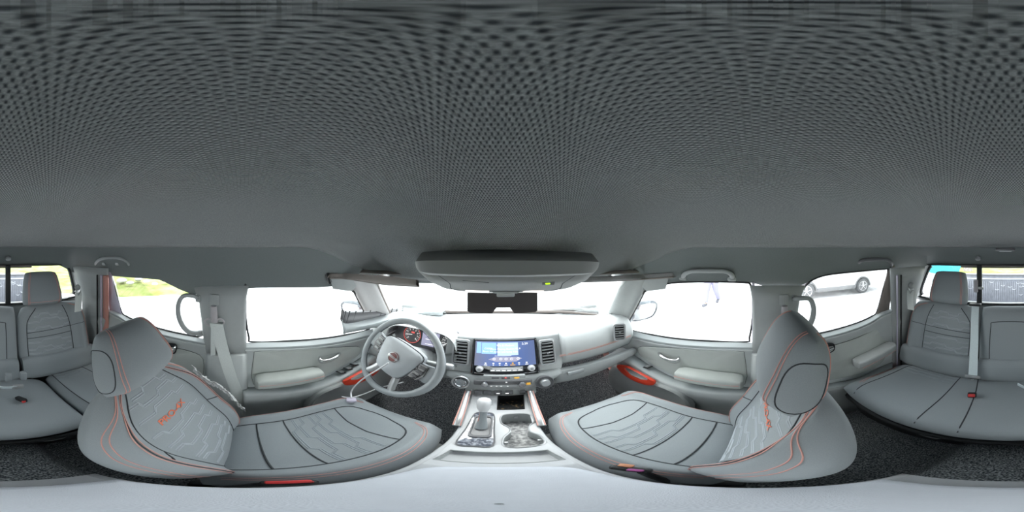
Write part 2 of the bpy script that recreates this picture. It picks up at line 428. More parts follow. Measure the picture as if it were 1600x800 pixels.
DESC = {1: ('right', 'passenger'), -1: ('left', 'driver')}
def ledge_grid(cols, rows_spec, s, bottom=0.13, boff=0.05, sub=6):
    """cols: px list; rows_spec: list of (py list, off)"""
    R = []
    for pys, off in rows_spec:
        R.append(cr(mirrored([side(px, py, off) for px, py in zip(cols, pys)], s), sub))
    last = R[-1]
    R.append([Vector((s*(XB-boff), p.y, bottom+0.12)) for p in last]); R.append([Vector((s*(XB-boff+0.02), p.y, bottom)) for p in last])
    return R
def smooth_rows(R, n):
    cols = list(zip(*R)); out = [cr(c, n) for c in cols]; return [list(r) for r in zip(*out)]

for s in (1, -1):
    sd_, who = DESC[s]
    # ---------------- front door
    dn = 'door_1' if s == -1 else 'door_2'
    D = thing(dn, 'front door on the %s side, %s' % (who, 'beside the steering wheel' if s == -1 else 'with red pull handle beside the glovebox'), 'door', (s*0.69, 0.4, 0.1)); D['kind'] = 'structure'
    def add(mb, name, m, **k):
        mb.v = [(v[0]-s*0.69, v[1]-0.4, v[2]-0.1) for v in mb.v]
        return mb.build(name, m, D, **k)
    cols = [950, 983, 1020, 1060, 1110, 1150, 1180]
    r0 = [505, 514, 523, 529, 532.5, 533.5, 534]
    R0 = mirrored([side(px, py, -0.01) for px, py in zip(cols, r0)], s)
    ledge = [cr(R0, 6),
             cr(mirrored([side(px, py+1.5, 0.004) for px, py in zip(cols, r0)], s), 6),
             cr(mirrored([side(px, py+9, 0.028) for px, py in zip(cols, r0)], s), 6),
             cr(mirrored([side(px, py+12.5, 0.030) for px, py in zip(cols, r0)], s), 6)]
    add(MB().grid(ledge), 'window_ledge', M['sill'], solid=0.004, solid_off=-1)
    shelf = [528, 549, 573, 592, 602, 604, 605]
    upper = [cr(mirrored([side(px, py+12.5, 0.030) for px, py in zip(cols, r0)], s), 6),
             cr(mirrored([side(px, py+15, 0.020) for px, py in zip(cols, r0)], s), 6),
             cr(mirrored([side(px, min(py-1, max(q-1.5, py-1)), 0.018) for px, py, q in zip(cols, shelf, shelf)], s), 6),
             cr(mirrored([side(px, py, 0.020) for px, py in zip(cols, shelf)], s), 6)]
    add(MB().grid(upper), 'upper_panel', M['door'], solid=0.004)
    # soft inset
    pad = [(1004, 541), (1060, 544), (1120, 547), (1157, 549), (1163, 555), (1163, 600), (1115, 603), (1075, 598), (1050, 584), (1025, 571), (1003, 556), (998, 548)]
    P = crc(mirrored([side(px, py, 0.022) for px, py in pad], s), 3)
    c = sum(P, Vector())/len(P)
    mb = MB(); rings = []
    for k, (f, o_) in enumerate(((1.02, 0.0), (1.0, 0.004), (0.97, 0.008), (0.5, 0.010), (0.01, 0.010))):
        rings.append([c+(p-c)*f-Vector((s*o_, 0, 0)) for p in P])
    mb.grid(rings, True); add(mb, 'soft_pad', M['doorpad'])
    mb = MB(); mb.tube([p-Vector((s*0.002, 0, 0)) for p in P], 0.0022, 6, True); add(mb, 'pad_seam', M['seam'])
    # shelf
    inner = [536, 562, 587, 603, 612, 614, 615]
    sh = [cr(mirrored([side(px, py, 0.020) for px, py in zip(cols, shelf)], s), 6),
          cr(mirrored([side(px, (a+b)/2-0.5, 0.055) for px, a, b in zip(cols, shelf, inner)], s), 6),
          cr(mirrored([side(px, py, 0.088) for px, py in zip(cols, inner)], s), 6)]
    add(MB().grid(sh), 'switch_shelf', M['sill'], solid=0.004)
    low = [cr(mirrored([side(px, py, 0.088) for px, py in zip(cols, inner)], s), 6)]
    for dz, off in ((0.02, 0.092), (0.07, 0.088), (0.14, 0.066), (0.30, 0.055)):
        low.append([Vector((s*(XB-off), p.y, max(0.10, p.z-dz))) for p in low[0]])
    low.append([Vector((s*(XB-0.055), p.y, 0.01)) for p in low[0]])
    add(MB().grid(low), 'lower_panel', M['door'], solid=0.004)
    # map pocket
    mb = MB(); pk = [(Vector((s*(XB-0.075), y, z))) for y, z in ((0.72, 0.38), (0.42, 0.40), (0.28, 0.36), (0.24, 0.22), (0.30, 0.14), (0.72, 0.14))]
    P = crc(pk, 3); cc = sum(P, Vector())/len(P)
    mb.grid([[cc+(p-cc)*f+Vector((-s*o_, 0, 0)) for p in P] for f, o_ in ((1.0, 0), (0.97, 0.03), (0.90, 0.036), (0.85, 0.03), (0.3, 0.028), (0.01, 0.028))], True)
    add(mb, 'map_pocket', M['plastic'])
    # armrest
    mb = MB(); rr = []
    for y, hw, zt in ((0.330, 0.005, 0.520), (0.325, 0.030, 0.528), (0.30, 0.038, 0.536), (0.2, 0.041, 0.540), (0.09, 0.041, 0.540), (0.055, 0.036, 0.535), (0.045, 0.02, 0.53)):
        rr.append([Vector((s*(0.627+x*hw/0.041), y, zt-0.028+z*(hw/0.041)**0.3)) for x, z in [(a, b) for a, b in rrect(0.041, 0.03, 0.016, 4)]])
    mb.grid(rr, True, True); add(mb, 'armrest', M['doorpad'])
    mb = MB()
    for dz in (0.0,): mb.tube([Vector((s*(0.5865), y, 0.513)) for y in [0.32-0.26*i/12 for i in range(13)]], 0.0014, 6)
    add(mb, 'stitching', M['stitch'])
    # switches
    n_sw = 3 if s == -1 else 1
    for k in range(n_sw):
        px = (1006, 1016, 1027)[k] if s == -1 else 1012
        a = mirrored([side(px, lin(list(zip(cols, shelf)), px)*0.5+lin(list(zip(cols, inner)), px)*0.5-1, 0.056)], s)[0]
        rot = Euler((0, s*0.25, 0)) if False else Euler((-0.35, s*0.12, s*-0.15))
        mb = MB(); mb.box(a+Vector((0, 0, 0.002)), (0.040, 0.038, 0.006), 0.002, rot); sw = add(mb, 'window_switch_bezel', M['gloss'])
        mb = MB(); mb.box(a+Vector((0, 0, 0.007)), (0.024, 0.022, 0.010), 0.003, rot)
        mb.v = [(v[0]-s*0.69, v[1]-0.4, v[2]-0.1) for v in mb.v]; mb.build('window_switch', M['silver'], sw)
    # inner handle: chrome lever in a recess
    h0 = mirrored([side(1030, 552, 0.035), side(1034, 556, 0.05), side(1044, 561, 0.055), side(1056, 563, 0.05), side(1060, 560, 0.036)], s)
    mb = MB(); cc = (h0[0]+h0[-1])/2
    rim = crc(mirrored([side(px, py, 0.033) for px, py in ((1028, 550), (1038, 552), (1052, 556), (1061, 556), (1063, 563), (1058, 568), (1044, 566), (1031, 558))], s), 4)
    c0 = sum(rim, Vector())/len(rim)
    mb.grid([[c0+(p-c0)*f+Vector((s*o_, 0, 0)) for p in rim] for f, o_ in ((1.0, 0), (0.85, -0.001), (0.75, 0.008), (0.01, 0.010))], True)
    hr = add(mb, 'handle_recess', M['plastic'])
    mb = MB(); mb.tube(cr(h0, 5), 0.0095, 10, flat=0.6)
    mb.v = [(v[0]-s*0.69, v[1]-0.4, v[2]-0.1) for v in mb.v]; mb.build('handle', M['chrome'], hr)
    # red pull
    px_off = 0.094
    pull = [(966, 570), (980, 571), (993, 577), (1008, 585), (1019, 591), (1025, 595), (1023, 600), (1012, 600), (998, 596), (984, 589), (972, 580)]
    P = crc(mirrored([side(px, py, px_off+0.012) for px, py in pull], s), 3)
    c0 = sum(P, Vector())/len(P)
    inn = [c0+(p-c0)*0.62+Vector((0, 0, 0.012)) for p in P]
    rings = [P, [p-Vector((s*0.012, 0, 0)) for p in P], [c0+(p-c0)*0.8-Vector((s*0.016, 0, -0.006)) for p in P], [p-Vector((s*0.010, 0, 0)) for p in inn], inn]
    add(MB().grid(rings, True), 'pull_handle', M['red'], label='red-orange door pull handle')
    # window seal + glass
    W = crc(mirrored(polyside(FW), s), 3)
    add(MB().tube([p for p in W], 0.0045, 6, True), 'window_seal', M['rubber'])
    W2 = mirrored(polyside(FW, -0.006), s)
    mb = MB(); mb.prism(W2, (s*0.004, 0, 0)); add(mb, 'window_glass', M['glass'], smooth=False)
    # outside sheet metal of door
    # ---------------- rear door
    dn = 'door_3' if s == -1 else 'door_4'
    D = thing(dn, 'rear door on the %s side, %s' % (who, 'its window facing the grass bank' if s == -1 else 'its window facing the parked white car'), 'door', (s*0.69, -0.4, 0.1)); D['kind'] = 'structure'
    def add(mb, name, m, **k):
        mb.v = [(v[0]-s*0.69, v[1]+0.4, v[2]-0.1) for v in mb.v]
        return mb.build(name, m, D, **k)
    cols = [1228, 1262, 1300, 1340, 1362, 1378, 1395]
    r0 = [530, 524, 516, 504, 494, 484, 476]
    L = lambda dy, off, ys=r0: cr(mirrored([side(px, py+dy, off) for px, py in zip(cols, ys)], s), 6)
    add(MB().grid([L(0, -0.01), L(1.5, 0.004), L(8, 0.026), L(11, 0.028)]), 'window_ledge', M['sill'], solid=0.004)
    shelf = [603, 602, 598, 590, 580, 572, 565]
    add(MB().grid([L(11, 0.028), L(14, 0.020), L(-1, 0.018, shelf), L(0, 0.020, shelf)]), 'upper_panel', M['door'], solid=0.004)
    pad = [(1265, 548), (1300, 540), (1340, 527), (1368, 513), (1380, 507), (1384, 512), (1384, 548), (1375, 568), (1340, 584), (1300, 592), (1262, 596), (1245, 590), (1243, 560)]
    P = crc(mirrored([side(px, py, 0.022) for px, py in pad], s), 3); c = sum(P, Vector())/len(P)
    add(MB().grid([[c+(p-c)*f-Vector((s*o_, 0, 0)) for p in P] for f, o_ in ((1.02, 0), (1, 0.004), (0.97, 0.008), (0.5, 0.01), (0.01, 0.01))], True), 'soft_pad', M['doorpad'])
    add(MB().tube([p-Vector((s*0.002, 0, 0)) for p in P], 0.0022, 6, True), 'pad_seam', M['seam'])
    inner = [612, 611, 607, 599, 590, 582, 575]
    add(MB().grid([L(0, 0.020, shelf), L(-4, 0.05, inner), L(0, 0.080, inner)]), 'door_shelf', M['sill'], solid=0.004)
    low = [L(0, 0.080, inner)]
    for dz, off in ((0.02, 0.084), (0.07, 0.078), (0.14, 0.06), (0.30, 0.05)):
        low.append([Vector((s*(XB-off), p.y, max(0.10, p.z-dz))) for p in low[0]])
    low.append([Vector((s*(XB-0.05), p.y, 0.01)) for p in low[0]])
    add(MB().grid(low), 'lower_panel', M['plastic'], solid=0.004)
    mb = MB(); rr = []
    for y, hw in ((-0.44, 0.01), (-0.448, 0.03), (-0.47, 0.037), (-0.56, 0.040), (-0.66, 0.040), (-0.70, 0.036), (-0.712, 0.02)):
        zt = 0.535+(-0.44-y)*0.10
        rr.append([Vector((s*(0.632+x*hw/0.041), y, zt-0.02+z*(hw/0.041)**0.3)) for x, z in rrect(0.041, 0.026, 0.014, 4)])
    add(MB().grid(rr, True, True), 'armrest', M['plastic'])
    add(MB().tube([Vector((s*0.5925, y, 0.50+(-0.44-y)*0.10)) for y in [-0.46-0.23*i/10 for i in range(11)]], 0.0012, 6), 'stitching', M['stitch'])
    h0 = mirrored([side(1286, 541, 0.034), side(1289, 545, 0.05), side(1295, 547, 0.05), side(1302, 544, 0.034)], s)
    rim = crc(mirrored([side(px, py, 0.033) for px, py in ((1284, 539), (1296, 536), (1304, 538), (1304, 547), (1296, 552), (1286, 552))], s), 4); c0 = sum(rim, Vector())/len(rim)
    hr = add(MB().grid([[c0+(p-c0)*f+Vector((s*o_, 0, 0)) for p in rim] for f, o_ in ((1, 0), (0.85, -0.001), (0.75, 0.006), (0.01, 0.008))], True), 'handle_recess', M['black'])
    mb = MB(); mb.tube(cr(h0, 5), 0.0065, 10, flat=0.7); mb.v = [(v[0]-s*0.69, v[1]+0.4, v[2]-0.1) for v in mb.v]; mb.build('handle', M['chrome'], hr)
    W = crc(mirrored(polyside(RW), s), 3)
    add(MB().tube(W, 0.0045, 6, True), 'window_seal', M['rubber'])
    mb = MB(); mb.prism(mirrored(polyside(RW, -0.006), s), (s*0.004, 0, 0)); add(mb, 'window_glass', M['glass'], smooth=False)
    # rear edge frame of the rear door window (thick dark strip)
    a = mirrored([side(1387, 421, 0.0), side(1379, 455, 0.0), side(1369, 490, 0.0)], s); b = mirrored([side(1397, 421, 0.008), side(1392, 455, 0.008), side(1387, 492, 0.012)], s)
    add(MB().grid([a, b]), 'window_frame', M['brown'] if s == 1 else M['lavender'], solid=0.006)

# ---- B pillars, C pillars, A pillars
for s in (1, -1):
    side_ = 'passenger' if s == 1 else 'driver'
    prof = []
    for py, l_, r_ in ((446, 1174, 1256), (470, 1178, 1247), (500, 1178, 1243), (530, 1178, 1240), (552, 1176, 1236), (556, 1176, 1236), (600, 1174, 1236), (660, 1174, 1236)):
        q_ = 0.2 if py < 450 else (0.7 if py < 480 else 1.0)
        row = [side(l_-1, py, 0.0), side(l_+3, py, 0.03*q_ if py < 553 else 0.045), side((l_+r_)/2, py, 0.045*q_ if py < 553 else 0.06), side(r_-3, py, 0.03*q_ if py < 553 else 0.045), side(r_+1, py, 0.0)]
        prof.append(cr(mirrored(row, s), 4))
    bot = [Vector((p.x, p.y, 0.10)) for p in prof[-1]]
    up = prof[:5]; lo = prof[4:]+[bot]
    T = MB().grid(up).build('trim_pillar', M['plastic'], solid=0.004); struct(T, 'grey centre pillar trim between the %s side doors' % side_, 'pillar trim')
    MB().grid(lo).build('lower_pillar_cover', M['door'], T, solid=0.004)
    MB().tube(prof[5], 0.003, 6).build('pillar_seam', M['seam'], T)
    a = [side(1177, py, 0.004) for py in range(441, 650, 10)]
    MB().tube(mirrored(a, s), 0.006, 6).build('door_seal', M['lavender'] if s == 1 else M['rubber'], T)
    # C pillar
    prof = []
    for py, r_ in ((419, 1446), (440, 1441), (455, 1435), (470, 1432), (485, 1432), (530, 1432), (600, 1432)):
        A_ = side(1391, py, 0.0); Bq = side(1397, py, 0.03); C_ = Vector((sidex(A_.z, 0.05), -0.90, A_.z)); r3 = PY(r_, py, YR+0.01)
        zb = A_.z
        prof.append(cr(mirrored([A_, Bq, C_, Vector((max(r3.x, 0.52), YR+0.02, r3.z if py < 480 else zb))], s), 6))
    prof.append([Vector((p.x, p.y, 0.3)) for p in prof[-1]])
    T = MB().grid(prof).build('trim_rear_pillar', M['plastic'], solid=0.004); struct(T, 'grey rear pillar trim on the %s side' % side_, 'pillar trim')
    for k, (px, m_) in enumerate(((1402, 'lavender'), (1408, 'rubber'))):
        a = mirrored([side(px, py, 0.052+0.006*k) for py in range(430, 600, 12)], s)
        MB().tube(a, 0.0055, 6).build('door_seal', M[m_], T)
    if s == -1:
        a = mirrored([side(1390, py, 0.034) for py in range(430, 560, 10)], s); b = mirrored([side(1398, py, 0.040) for py in range(430, 560, 10)], s)
        MB().grid([a, b]).build('painted_door_jamb', M['salmon'], T, solid=0.006)
    # A pillar
    top = [(0.60, 0.44, 1.0), (0.575, 0.485, 1.045), (0.53, 0.52, 1.055)]
    def rowA(t):
        z = 1.045+(0.66-1.045)*t; y = 0.49+(0.80-0.49)*t; xo = sidex(z)
        wd = 0.035+0.02*t
        return [Vector((xo+0.012, y-0.045-0.02*t, z-0.01)), Vector((xo-0.012, y-0.045-0.015*t, z-0.005)), Vector((xo-0.03, y-0.015, z+0.01)), Vector((xo-0.035-wd*0.6, y+0.03, z+0.02)), Vector((xo-0.03-wd*0.6, y+0.05, z+0.03))]
    prof = [cr([Vector((p.x*s, p.y, p.z)) for p in rowA(t)], 4) for t in [i/8 for i in range(9)]]
    T = MB().grid(prof).build('trim_windscreen_pillar', M['pillar'] if s == -1 else M['plastic'], solid=0.004)
    struct(T, ('windscreen pillar trim beside the steering wheel, coloured pale as if washed out by light' if s == -1 else 'silver grey windscreen pillar trim on the passenger side'), 'pillar trim')
    MB().tube([r[-3] for r in prof], 0.009 if s == -1 else 0.004, 6).build('glass_edge_seal', M['brown'], T)
    MB().tube([r[0] for r in prof], 0.007, 6).build('door_seal', M['rubber'], T)

# ---- windscreen (window_1)
top = cr([Vector(p) for p in ((-0.575, 0.49, 1.05), (-0.3, 0.545, 1.052), (0, 0.56, 1.052), (0.3, 0.545, 1.052), (0.575, 0.49, 1.05))], 5)
bot = cr([Vector(p) for p in ((-0.69, 0.84, 0.70), (-0.4, 1.0, 0.735), (0, 1.06, 0.742), (0.4, 1.0, 0.735), (0.69, 0.84, 0.70))], 5)
W1 = thing('window_1', 'curved windscreen glass ahead of the dashboard', 'windscreen', (0, 1.05, 0.74)); W1['kind'] = 'structure'
mb = MB().grid([[a+(b-a)*(k/6)+Vector((0, 0.0, 0.012*sin(pi*k/6))) for a, b in zip(top, bot)] for k in range(7)])
mb.v = [(v[0], v[1]-1.05, v[2]-0.74) for v in mb.v]; mb.build('glass', M['glass'], W1, solid=0.004)
mb = MB().tube(bot, 0.010, 6); mb.v = [(v[0], v[1]-1.05, v[2]-0.74) for v in mb.v]; mb.build('lower_edge_seal', M['brown'], W1)
mb = MB().tube(top, 0.008, 6); mb.v = [(v[0], v[1]-1.05, v[2]-0.74) for v in mb.v]; mb.build('upper_edge_seal', M['brown'], W1)

# ---- rear window (window_2)
W2 = thing('window_2', 'sliding rear window with black frame above the rear bench', 'rear window', (0, YR, 0.8)); W2['kind'] = 'structure'
def rw(mb, name, m, par=W2, **k):
    mb.v = [(v[0], v[1]-YR, v[2]-0.8) for v in mb.v]; return mb.build(name, m, par, **k)
out = [Vector((x, YR, z)) for x, z in ((-0.55, 0.80), (-0.61, 0.83), (-0.615, 0.87), (-0.585, 1.0), (-0.56, 1.045), (-0.52, 1.062), (0.50, 1.062), (0.555, 1.05), (0.585, 1.02), (0.645, 0.87), (0.635, 0.82), (0.57, 0.80))]
OUT = crc(out, 3); c = Vector((0.015, YR, 0.93))
rw(MB().grid([[c+(p-c)*1.01+Vector((0, 0.01, 0)) for p in OUT], [p+Vector((0, 0.018, 0)) for p in OUT], [c+Vector(((p.x-c.x)*0.985, 0, (p.z-c.z)*0.93))+Vector((0, 0.01, 0)) for p in OUT], [c+Vector(((p.x-c.x)*0.985, -0.01, (p.z-c.z)*0.93)) for p in OUT]], True), 'frame', M['black'])
# surround between frame and walls
mb = MB(); outer = []
for p in OUT:
    d = p-c; k = max(abs(d.x)/0.72, abs(d.z)/0.16); outer.append(c+d*(max(1.03, 1/k if k < 1 else 1.03)))
rw(mb.grid([[p+Vector((0, 0.004, 0)) for p in OUT], [Vector((q.x, YR-0.01, min(1.09, max(0.75, q.z)))) for q in outer]], True), 'surround', M['cove'], solid=0.003)
x1, x2 = PY(1531, 440, YR).x, PY(1612, 440, YR).x
for x in (x1, x2):
    mb = MB(); mb.box((x, YR+0.012, 0.93), (0.034, 0.024, 0.262), 0.004); rw(mb, 'divider', M['black'])
for x in (x1-0.004,):
    mb = MB(); mb.box((x+0.024, YR+0.03, 0.925), (0.028, 0.014, 0.082), 0.004); lt = rw(mb, 'latch', M['beltpl'])
    mb = MB(); mb.box((x-0.01, YR+0.04, 0.915), (0.035, 0.012, 0.018), 0.004); rw(mb, 'latch_lever', M['silver'], lt)
mb = MB(); mb.box((0.02, YR+0.01, 0.802), (1.16, 0.02, 0.014), 0.003); rw(mb, 'lower_track', M['black'])
mb = MB(); mb.box((0.02, YR+0.012, 1.052), (0.62, 0.018, 0.018), 0.003); rw(mb, 'upper_track', M['brown'])
for a, b in ((-0.6, x2), (x2, x1), (x1, 0.62)):
    mb = MB(); mb.box(((a+b)/2, YR-0.004, 0.93), (abs(b-a)-0.01, 0.004, 0.25)); rw(mb, 'pane', M['glass'], smooth=False)

# =================================================================== DASHBOARD
DB = thing('dashboard', 'wide pale grey dashboard with stitched pad under the windscreen', 'dashboard', (0, 0.75, 0.5))
def dadd(mb, name, m, par=None, **k):
    mb.v = [(v[0], v[1]-0.75, v[2]-0.5) for v in mb.v]; return mb.build(name, m, par or DB, **k)
xs = [-0.665, -0.6, -0.5, -0.4, -0.3, -0.2, -0.1, 0.02, 0.14, 0.225, 0.258, 0.268, 0.30, 0.38, 0.48, 0.57, 0.62, 0.665]
def dash_row(i, x):
    q = abs(x/0.7); yb = 1.045-0.22*q*q; zb = 0.735-0.03*q*q
    f = 0.66-0.02*q
    if x < -0.16: f += 0.06            # set back around the instruments
    elif x < 0.262: f += 0.045         # and behind the centre stack
    T = [(yb, zb), (yb-0.12, zb+0.010), (f+0.16, 0.752), (f+0.06, 0.754), (f+0.025, 0.747), (f, 0.725), (f-0.018, 0.69), (f-0.022, 0.648), (f-0.006, 0.60), (f+0.02, 0.553)]
    y, z = T[i]; return Vector((x, y, z))
R = [cr([dash_row(i, x) for x in xs], 4) for i in range(10)]
pad = MB().grid(smooth_rows(R, 3)); dadd(pad, 'upper_pad', M['dash'], solid=0.006)
st = MB()
for dz in (0, -0.006):
    st.tube([Vector((x, 0.66-0.02*abs(x/0.7)-0.0235, 0.648+dz)) for x in [0.245+0.40*i/30 for i in range(31)]], 0.0014, 6)
dadd(st, 'stitching', M['stitch'], label='orange-red double stitching')
# seams on the top
st = MB(); st.tube([Vector((0.15+0.5*i/20, 0.80-0.05*(i/20), 0.7600)) for i in range(21)], 0.0015, 5); dadd(st, 'top_seam', M['seam'])
# lower passenger trim and glovebox
def lower(x0, x1, n, f, zt, zb, name, m):
    rows = []
    for (dy, tz) in ((0.02, 0.0), (-0.004, 0.03), (-0.012, 0.25), (-0.012, 0.75), (0.0, 0.97), (0.03, 1.02), (0.10, 1.0)):
        rows.append([Vector((x, f(x)+dy, zt(x)+(zb(x)-zt(x))*tz)) for x in [x0+(x1-x0)*i/n for i in range(n+1)]])
    dadd(MB().grid(rows), name, m, solid=0.005)
lower(0.215, 0.655, 14, lambda x: 0.625-0.03*(abs(x)/0.65)**2, lambda x: 0.556, lambda x: 0.462+0.055*max(0, (x-0.3)/0.35)**1.5, 'glovebox', M['plastic'])
lower(-0.655, -0.195, 14, lambda x: 0.665-0.03*(abs(x)/0.65)**2, lambda x: 0.565, lambda x: 0.47+0.03*max(0, (-x-0.4)/0.25), 'knee_panel', M['plastic'])
gh = MB(); gh.box(PY(900, 581, 0.605)+Vector((0, 0, 0)), (0.075, 0.012, 0.022), 0.004); g = dadd(gh, 'glovebox_latch', M['silver'])
# vents
def vent(c, wv, hv, rotz=0, tilt=0.12, n=7, big=False):
    m = Matrix.Rotation(rotz, 3, 'Z') @ Matrix.Rotation(-tilt, 3, 'X')
    c = Vector(c); loc = lambda x, y, z: c+m @ Vector((x, y, z))
    mb = MB(); o_ = rrect(wv/2+0.006, hv/2+0.006, 0.012); i_ = rrect(wv/2-0.002, hv/2-0.002, 0.008)
    mb.grid([[loc(a, 0.012, b) for a, b in o_], [loc(a, -0.004, b) for a, b in o_], [loc(a, -0.006, b) for a, b in i_], [loc(a, 0.03, b) for a, b in i_]], True)
    fr = dadd(mb, 'vent_frame', M['silver'])
    mb = MB(); mb.add([loc(a, 0.0065, b) for a, b in i_], [tuple(range(len(i_)))])
    mb.v = [(v[0], v[1]-0.75, v[2]-0.5) for v in mb.v]; mb.build('vent_cavity', M['black'], fr)
    for k in range(n):
        z = -hv/2+hv*(k+0.7)/(n+0.4)
        mb = MB(); mb.box(loc(0, -0.002, z), (wv-0.008, 0.009, 0.0050), 0.002, m); mb.v = [(v[0], v[1]-0.75, v[2]-0.5) for v in mb.v]; mb.build('vent_slat', M['silver'], fr)
    mb = MB(); mb.box(loc(0, -0.008, 0), (0.012, 0.010, 0.012), 0.003, m); mb.v = [(v[0], v[1]-0.75, v[2]-0.5) for v in mb.v]; mb.build('vent_tab', M['chrome'], fr)
vent(PY(720, 550.5, 0.644), 0.060, 0.118, tilt=0.25); vent(PY(855.5, 550.5, 0.644), 0.056, 0.118, tilt=0.25)
vent(PX(968, 519, 0.548), 0.05, 0.088, rotz=-0.55, n=6)
# centre stack surround
cs = MB(); cx = 0.022
outl = [(-0.225, 0.742), (0.262, 0.742), (0.268, 0.60), (0.258, 0.552), (0.235, 0.545), (-0.195, 0.545), (-0.222, 0.552), (-0.230, 0.60)]
def stack_y(z): return 0.672-(0.745-z)*0.26
P = [Vector((x, stack_y(z)+0.014, z)) for x, z in outl]
cs.prism(P, (0, 0.05, 0.01)); dadd(cs, 'centre_surround', M['dash'], bevel=0.006, smooth=False)
# head unit
SW, SH = 0.262, 0.182
sc0 = Vector((0.024, 0.652, 0.650)); sm = Matrix.Rotation(-0.33, 3, 'X')
def S3(x, z, d=0): return sc0+sm @ Vector((x, -d, z))
HU = thing('touchscreen_head_unit', 'black framed infotainment touchscreen showing blue radio display, centre of dashboard', 'touchscreen', sc0)
def hadd(mb, name, m, par=None, **k):
    mb.v = [tuple(Vector(v)-sc0) for v in mb.v]; return mb.build(name, m, par or HU, **k)
mb = MB(); mb.grid([[S3(a, b, -0.02) for a, b in rrect(SW/2+0.003, SH/2+0.003, 0.012)], [S3(a, b, 0.004) for a, b in rrect(SW/2+0.003, SH/2+0.003, 0.012)], [S3(a, b, 0.008) for a, b in rrect(SW/2-0.002, SH/2-0.002, 0.010)], [S3(a, b, 0.005) for a, b in rrect(SW/2-0.006, SH/2-0.006, 0.006)]], True, True)
hadd(mb, 'bezel', M['gloss'])
def scr_mat():
    m = mat('lit_navy_display', (0.02, 0.03, 0.06), 0.15, emit=(0.08, 0.12, 0.25), es=1)
    n = m.node_tree.nodes; l = m.node_tree.links; b = n['Principled BSDF']; tc = n.new('ShaderNodeTexCoord')
    sp = n.new('ShaderNodeSeparateXYZ'); l.new(tc.outputs['Object'], sp.inputs[0]); r = n.new('ShaderNodeValToRGB')
    mp = n.new('ShaderNodeMapRange'); mp.inputs['From Min'].default_value = -0.13; mp.inputs['From Max'].default_value = 0.13
    l.new(sp.outputs['X'], mp.inputs['Value']); l.new(mp.outputs[0], r.inputs[0])
    e = r.color_ramp.elements; e[0].color = (0.16, 0.17, 0.22, 1); e[1].color = (0.10, 0.13, 0.24, 1)
    x = e.new(0.35); x.color = (0.10, 0.16, 0.38, 1); x = e.new(0.7); x.color = (0.07, 0.12, 0.30, 1)
    l.new(r.outputs[0], b.inputs['Emission Color']); return m
M['screen'] = scr_mat()
M['ui_blue'] = mat('lit_blue_panel', (0.1, 0.2, 0.35), 0.3, emit=(0.30, 0.52, 0.92), es=0.9, noise=0.1)
M['ui_pale'] = mat('lit_pale_panel', (0.2, 0.25, 0.3), 0.3, emit=(0.45, 0.62, 0.95), es=0.9)
M['ui_grey'] = mat('lit_grey_strip', (0.2, 0.2, 0.24), 0.3, emit=(0.30, 0.30, 0.42), es=0.8)
def quad(mb, x0, x1, z0, z1, d): mb.add([S3(x0, z0, d), S3(x1, z0, d), S3(x1, z1, d), S3(x0, z1, d)], [(0, 1, 2, 3)])
sw, sh_ = SW/2-0.009, SH/2-0.008
mb = MB(); quad(mb, -sw, sw, -0.042, sh_, 0.0062); scr = hadd(mb, 'display', M['screen'], smooth=False)
U = lambda px: (px-684)/(1270-90)*2*sw     # crop pixel -> local x
V_ = lambda py: sh_-(py-105)/(590-105)*(sh_+0.042)
mb = MB()
quad(mb, U(125), U(215), V_(335), V_(125), 0.0068); quad(mb, U(225), U(510), V_(345), V_(130), 0.0068)
hadd(mb, 'album_panel', M['ui_blue'], scr, smooth=False)
mb = MB(); quad(mb, U(535), U(940), V_(375), V_(130), 0.0068); hadd(mb, 'info_panel', M['ui_pale'], scr, smooth=False)
mb = MB(); mb.add([S3(U(x), V_(y), 0.0066) for x, y in ((360, 455), (480, 405), (920, 405), (1010, 440), (900, 500), (500, 500))], [(0, 1, 2, 3, 4, 5)]); hadd(mb, 'control_strip', M['ui_grey'], scr, smooth=False)
mb = MB(); hs = 0.0078
tx = lambda s_, x, y, sz: mtext(mb, s_, sz, lambda a, b: S3(U(x)+a, V_(y)+b, hs))
tx('CKRD', 355, 245, 0.0115); tx('Rock FM', 350, 298, 0.0115); tx('90\'s & Modern', 690, 182, 0.012); tx('Now Playing Station 92.9', 690, 250, 0.0120); tx('Artist and Song Title', 700, 305, 0.0115); tx('5:39', 1078, 162, 0.0150)
quad(mb, U(480), U(800), V_(384), V_(378), hs)
for x in (470, 600, 700, 805, 932):
    mb.tube([S3(U(x), V_(442), hs)+sm @ Vector((0.0055*cos(a), 0, 0.0055*sin(a))) for a in [2*pi*i/12 for i in range(12)]], 0.0006, 4, True)
    quad(mb, U(x-9), U(x+9), V_(446), V_(438), hs)
for x in (310, 458, 578, 698, 945, 1092):
    quad(mb, U(x-16), U(x+16), V_(545), V_(520), hs); quad(mb, U(x-30 if x not in (458, 578, 945) else x-14), U(x+30 if x not in (458, 578, 945) else x+14), V_(572), V_(560), hs)
hadd(mb, 'display_text', M['marks'], scr, smooth=False)
mb = MB(); quad(mb, U(808), U(842), V_(545), V_(518), hs); quad(mb, U(775), U(872), V_(575), V_(558), hs); hadd(mb, 'active_icon', M['amber'], scr, smooth=False)
mb = MB(); mb.box(S3(U(705), -0.059, 0.007), (0.128, 0.006, 0.026), 0.002, sm); bp_ = hadd(mb, 'button_bar', M['silver'])
mb = MB()
for k in range(6): mb.box(S3(U(705)-0.053+0.021*k, -0.064, 0.0105), (0.016, 0.002, 0.004), 0.0005, sm)
mb.box(S3(U(705), -0.055, 0.0105), (0.11, 0.001, 0.0012), 0, sm); hadd(mb, 'button_marks', M['marks'], bp_)
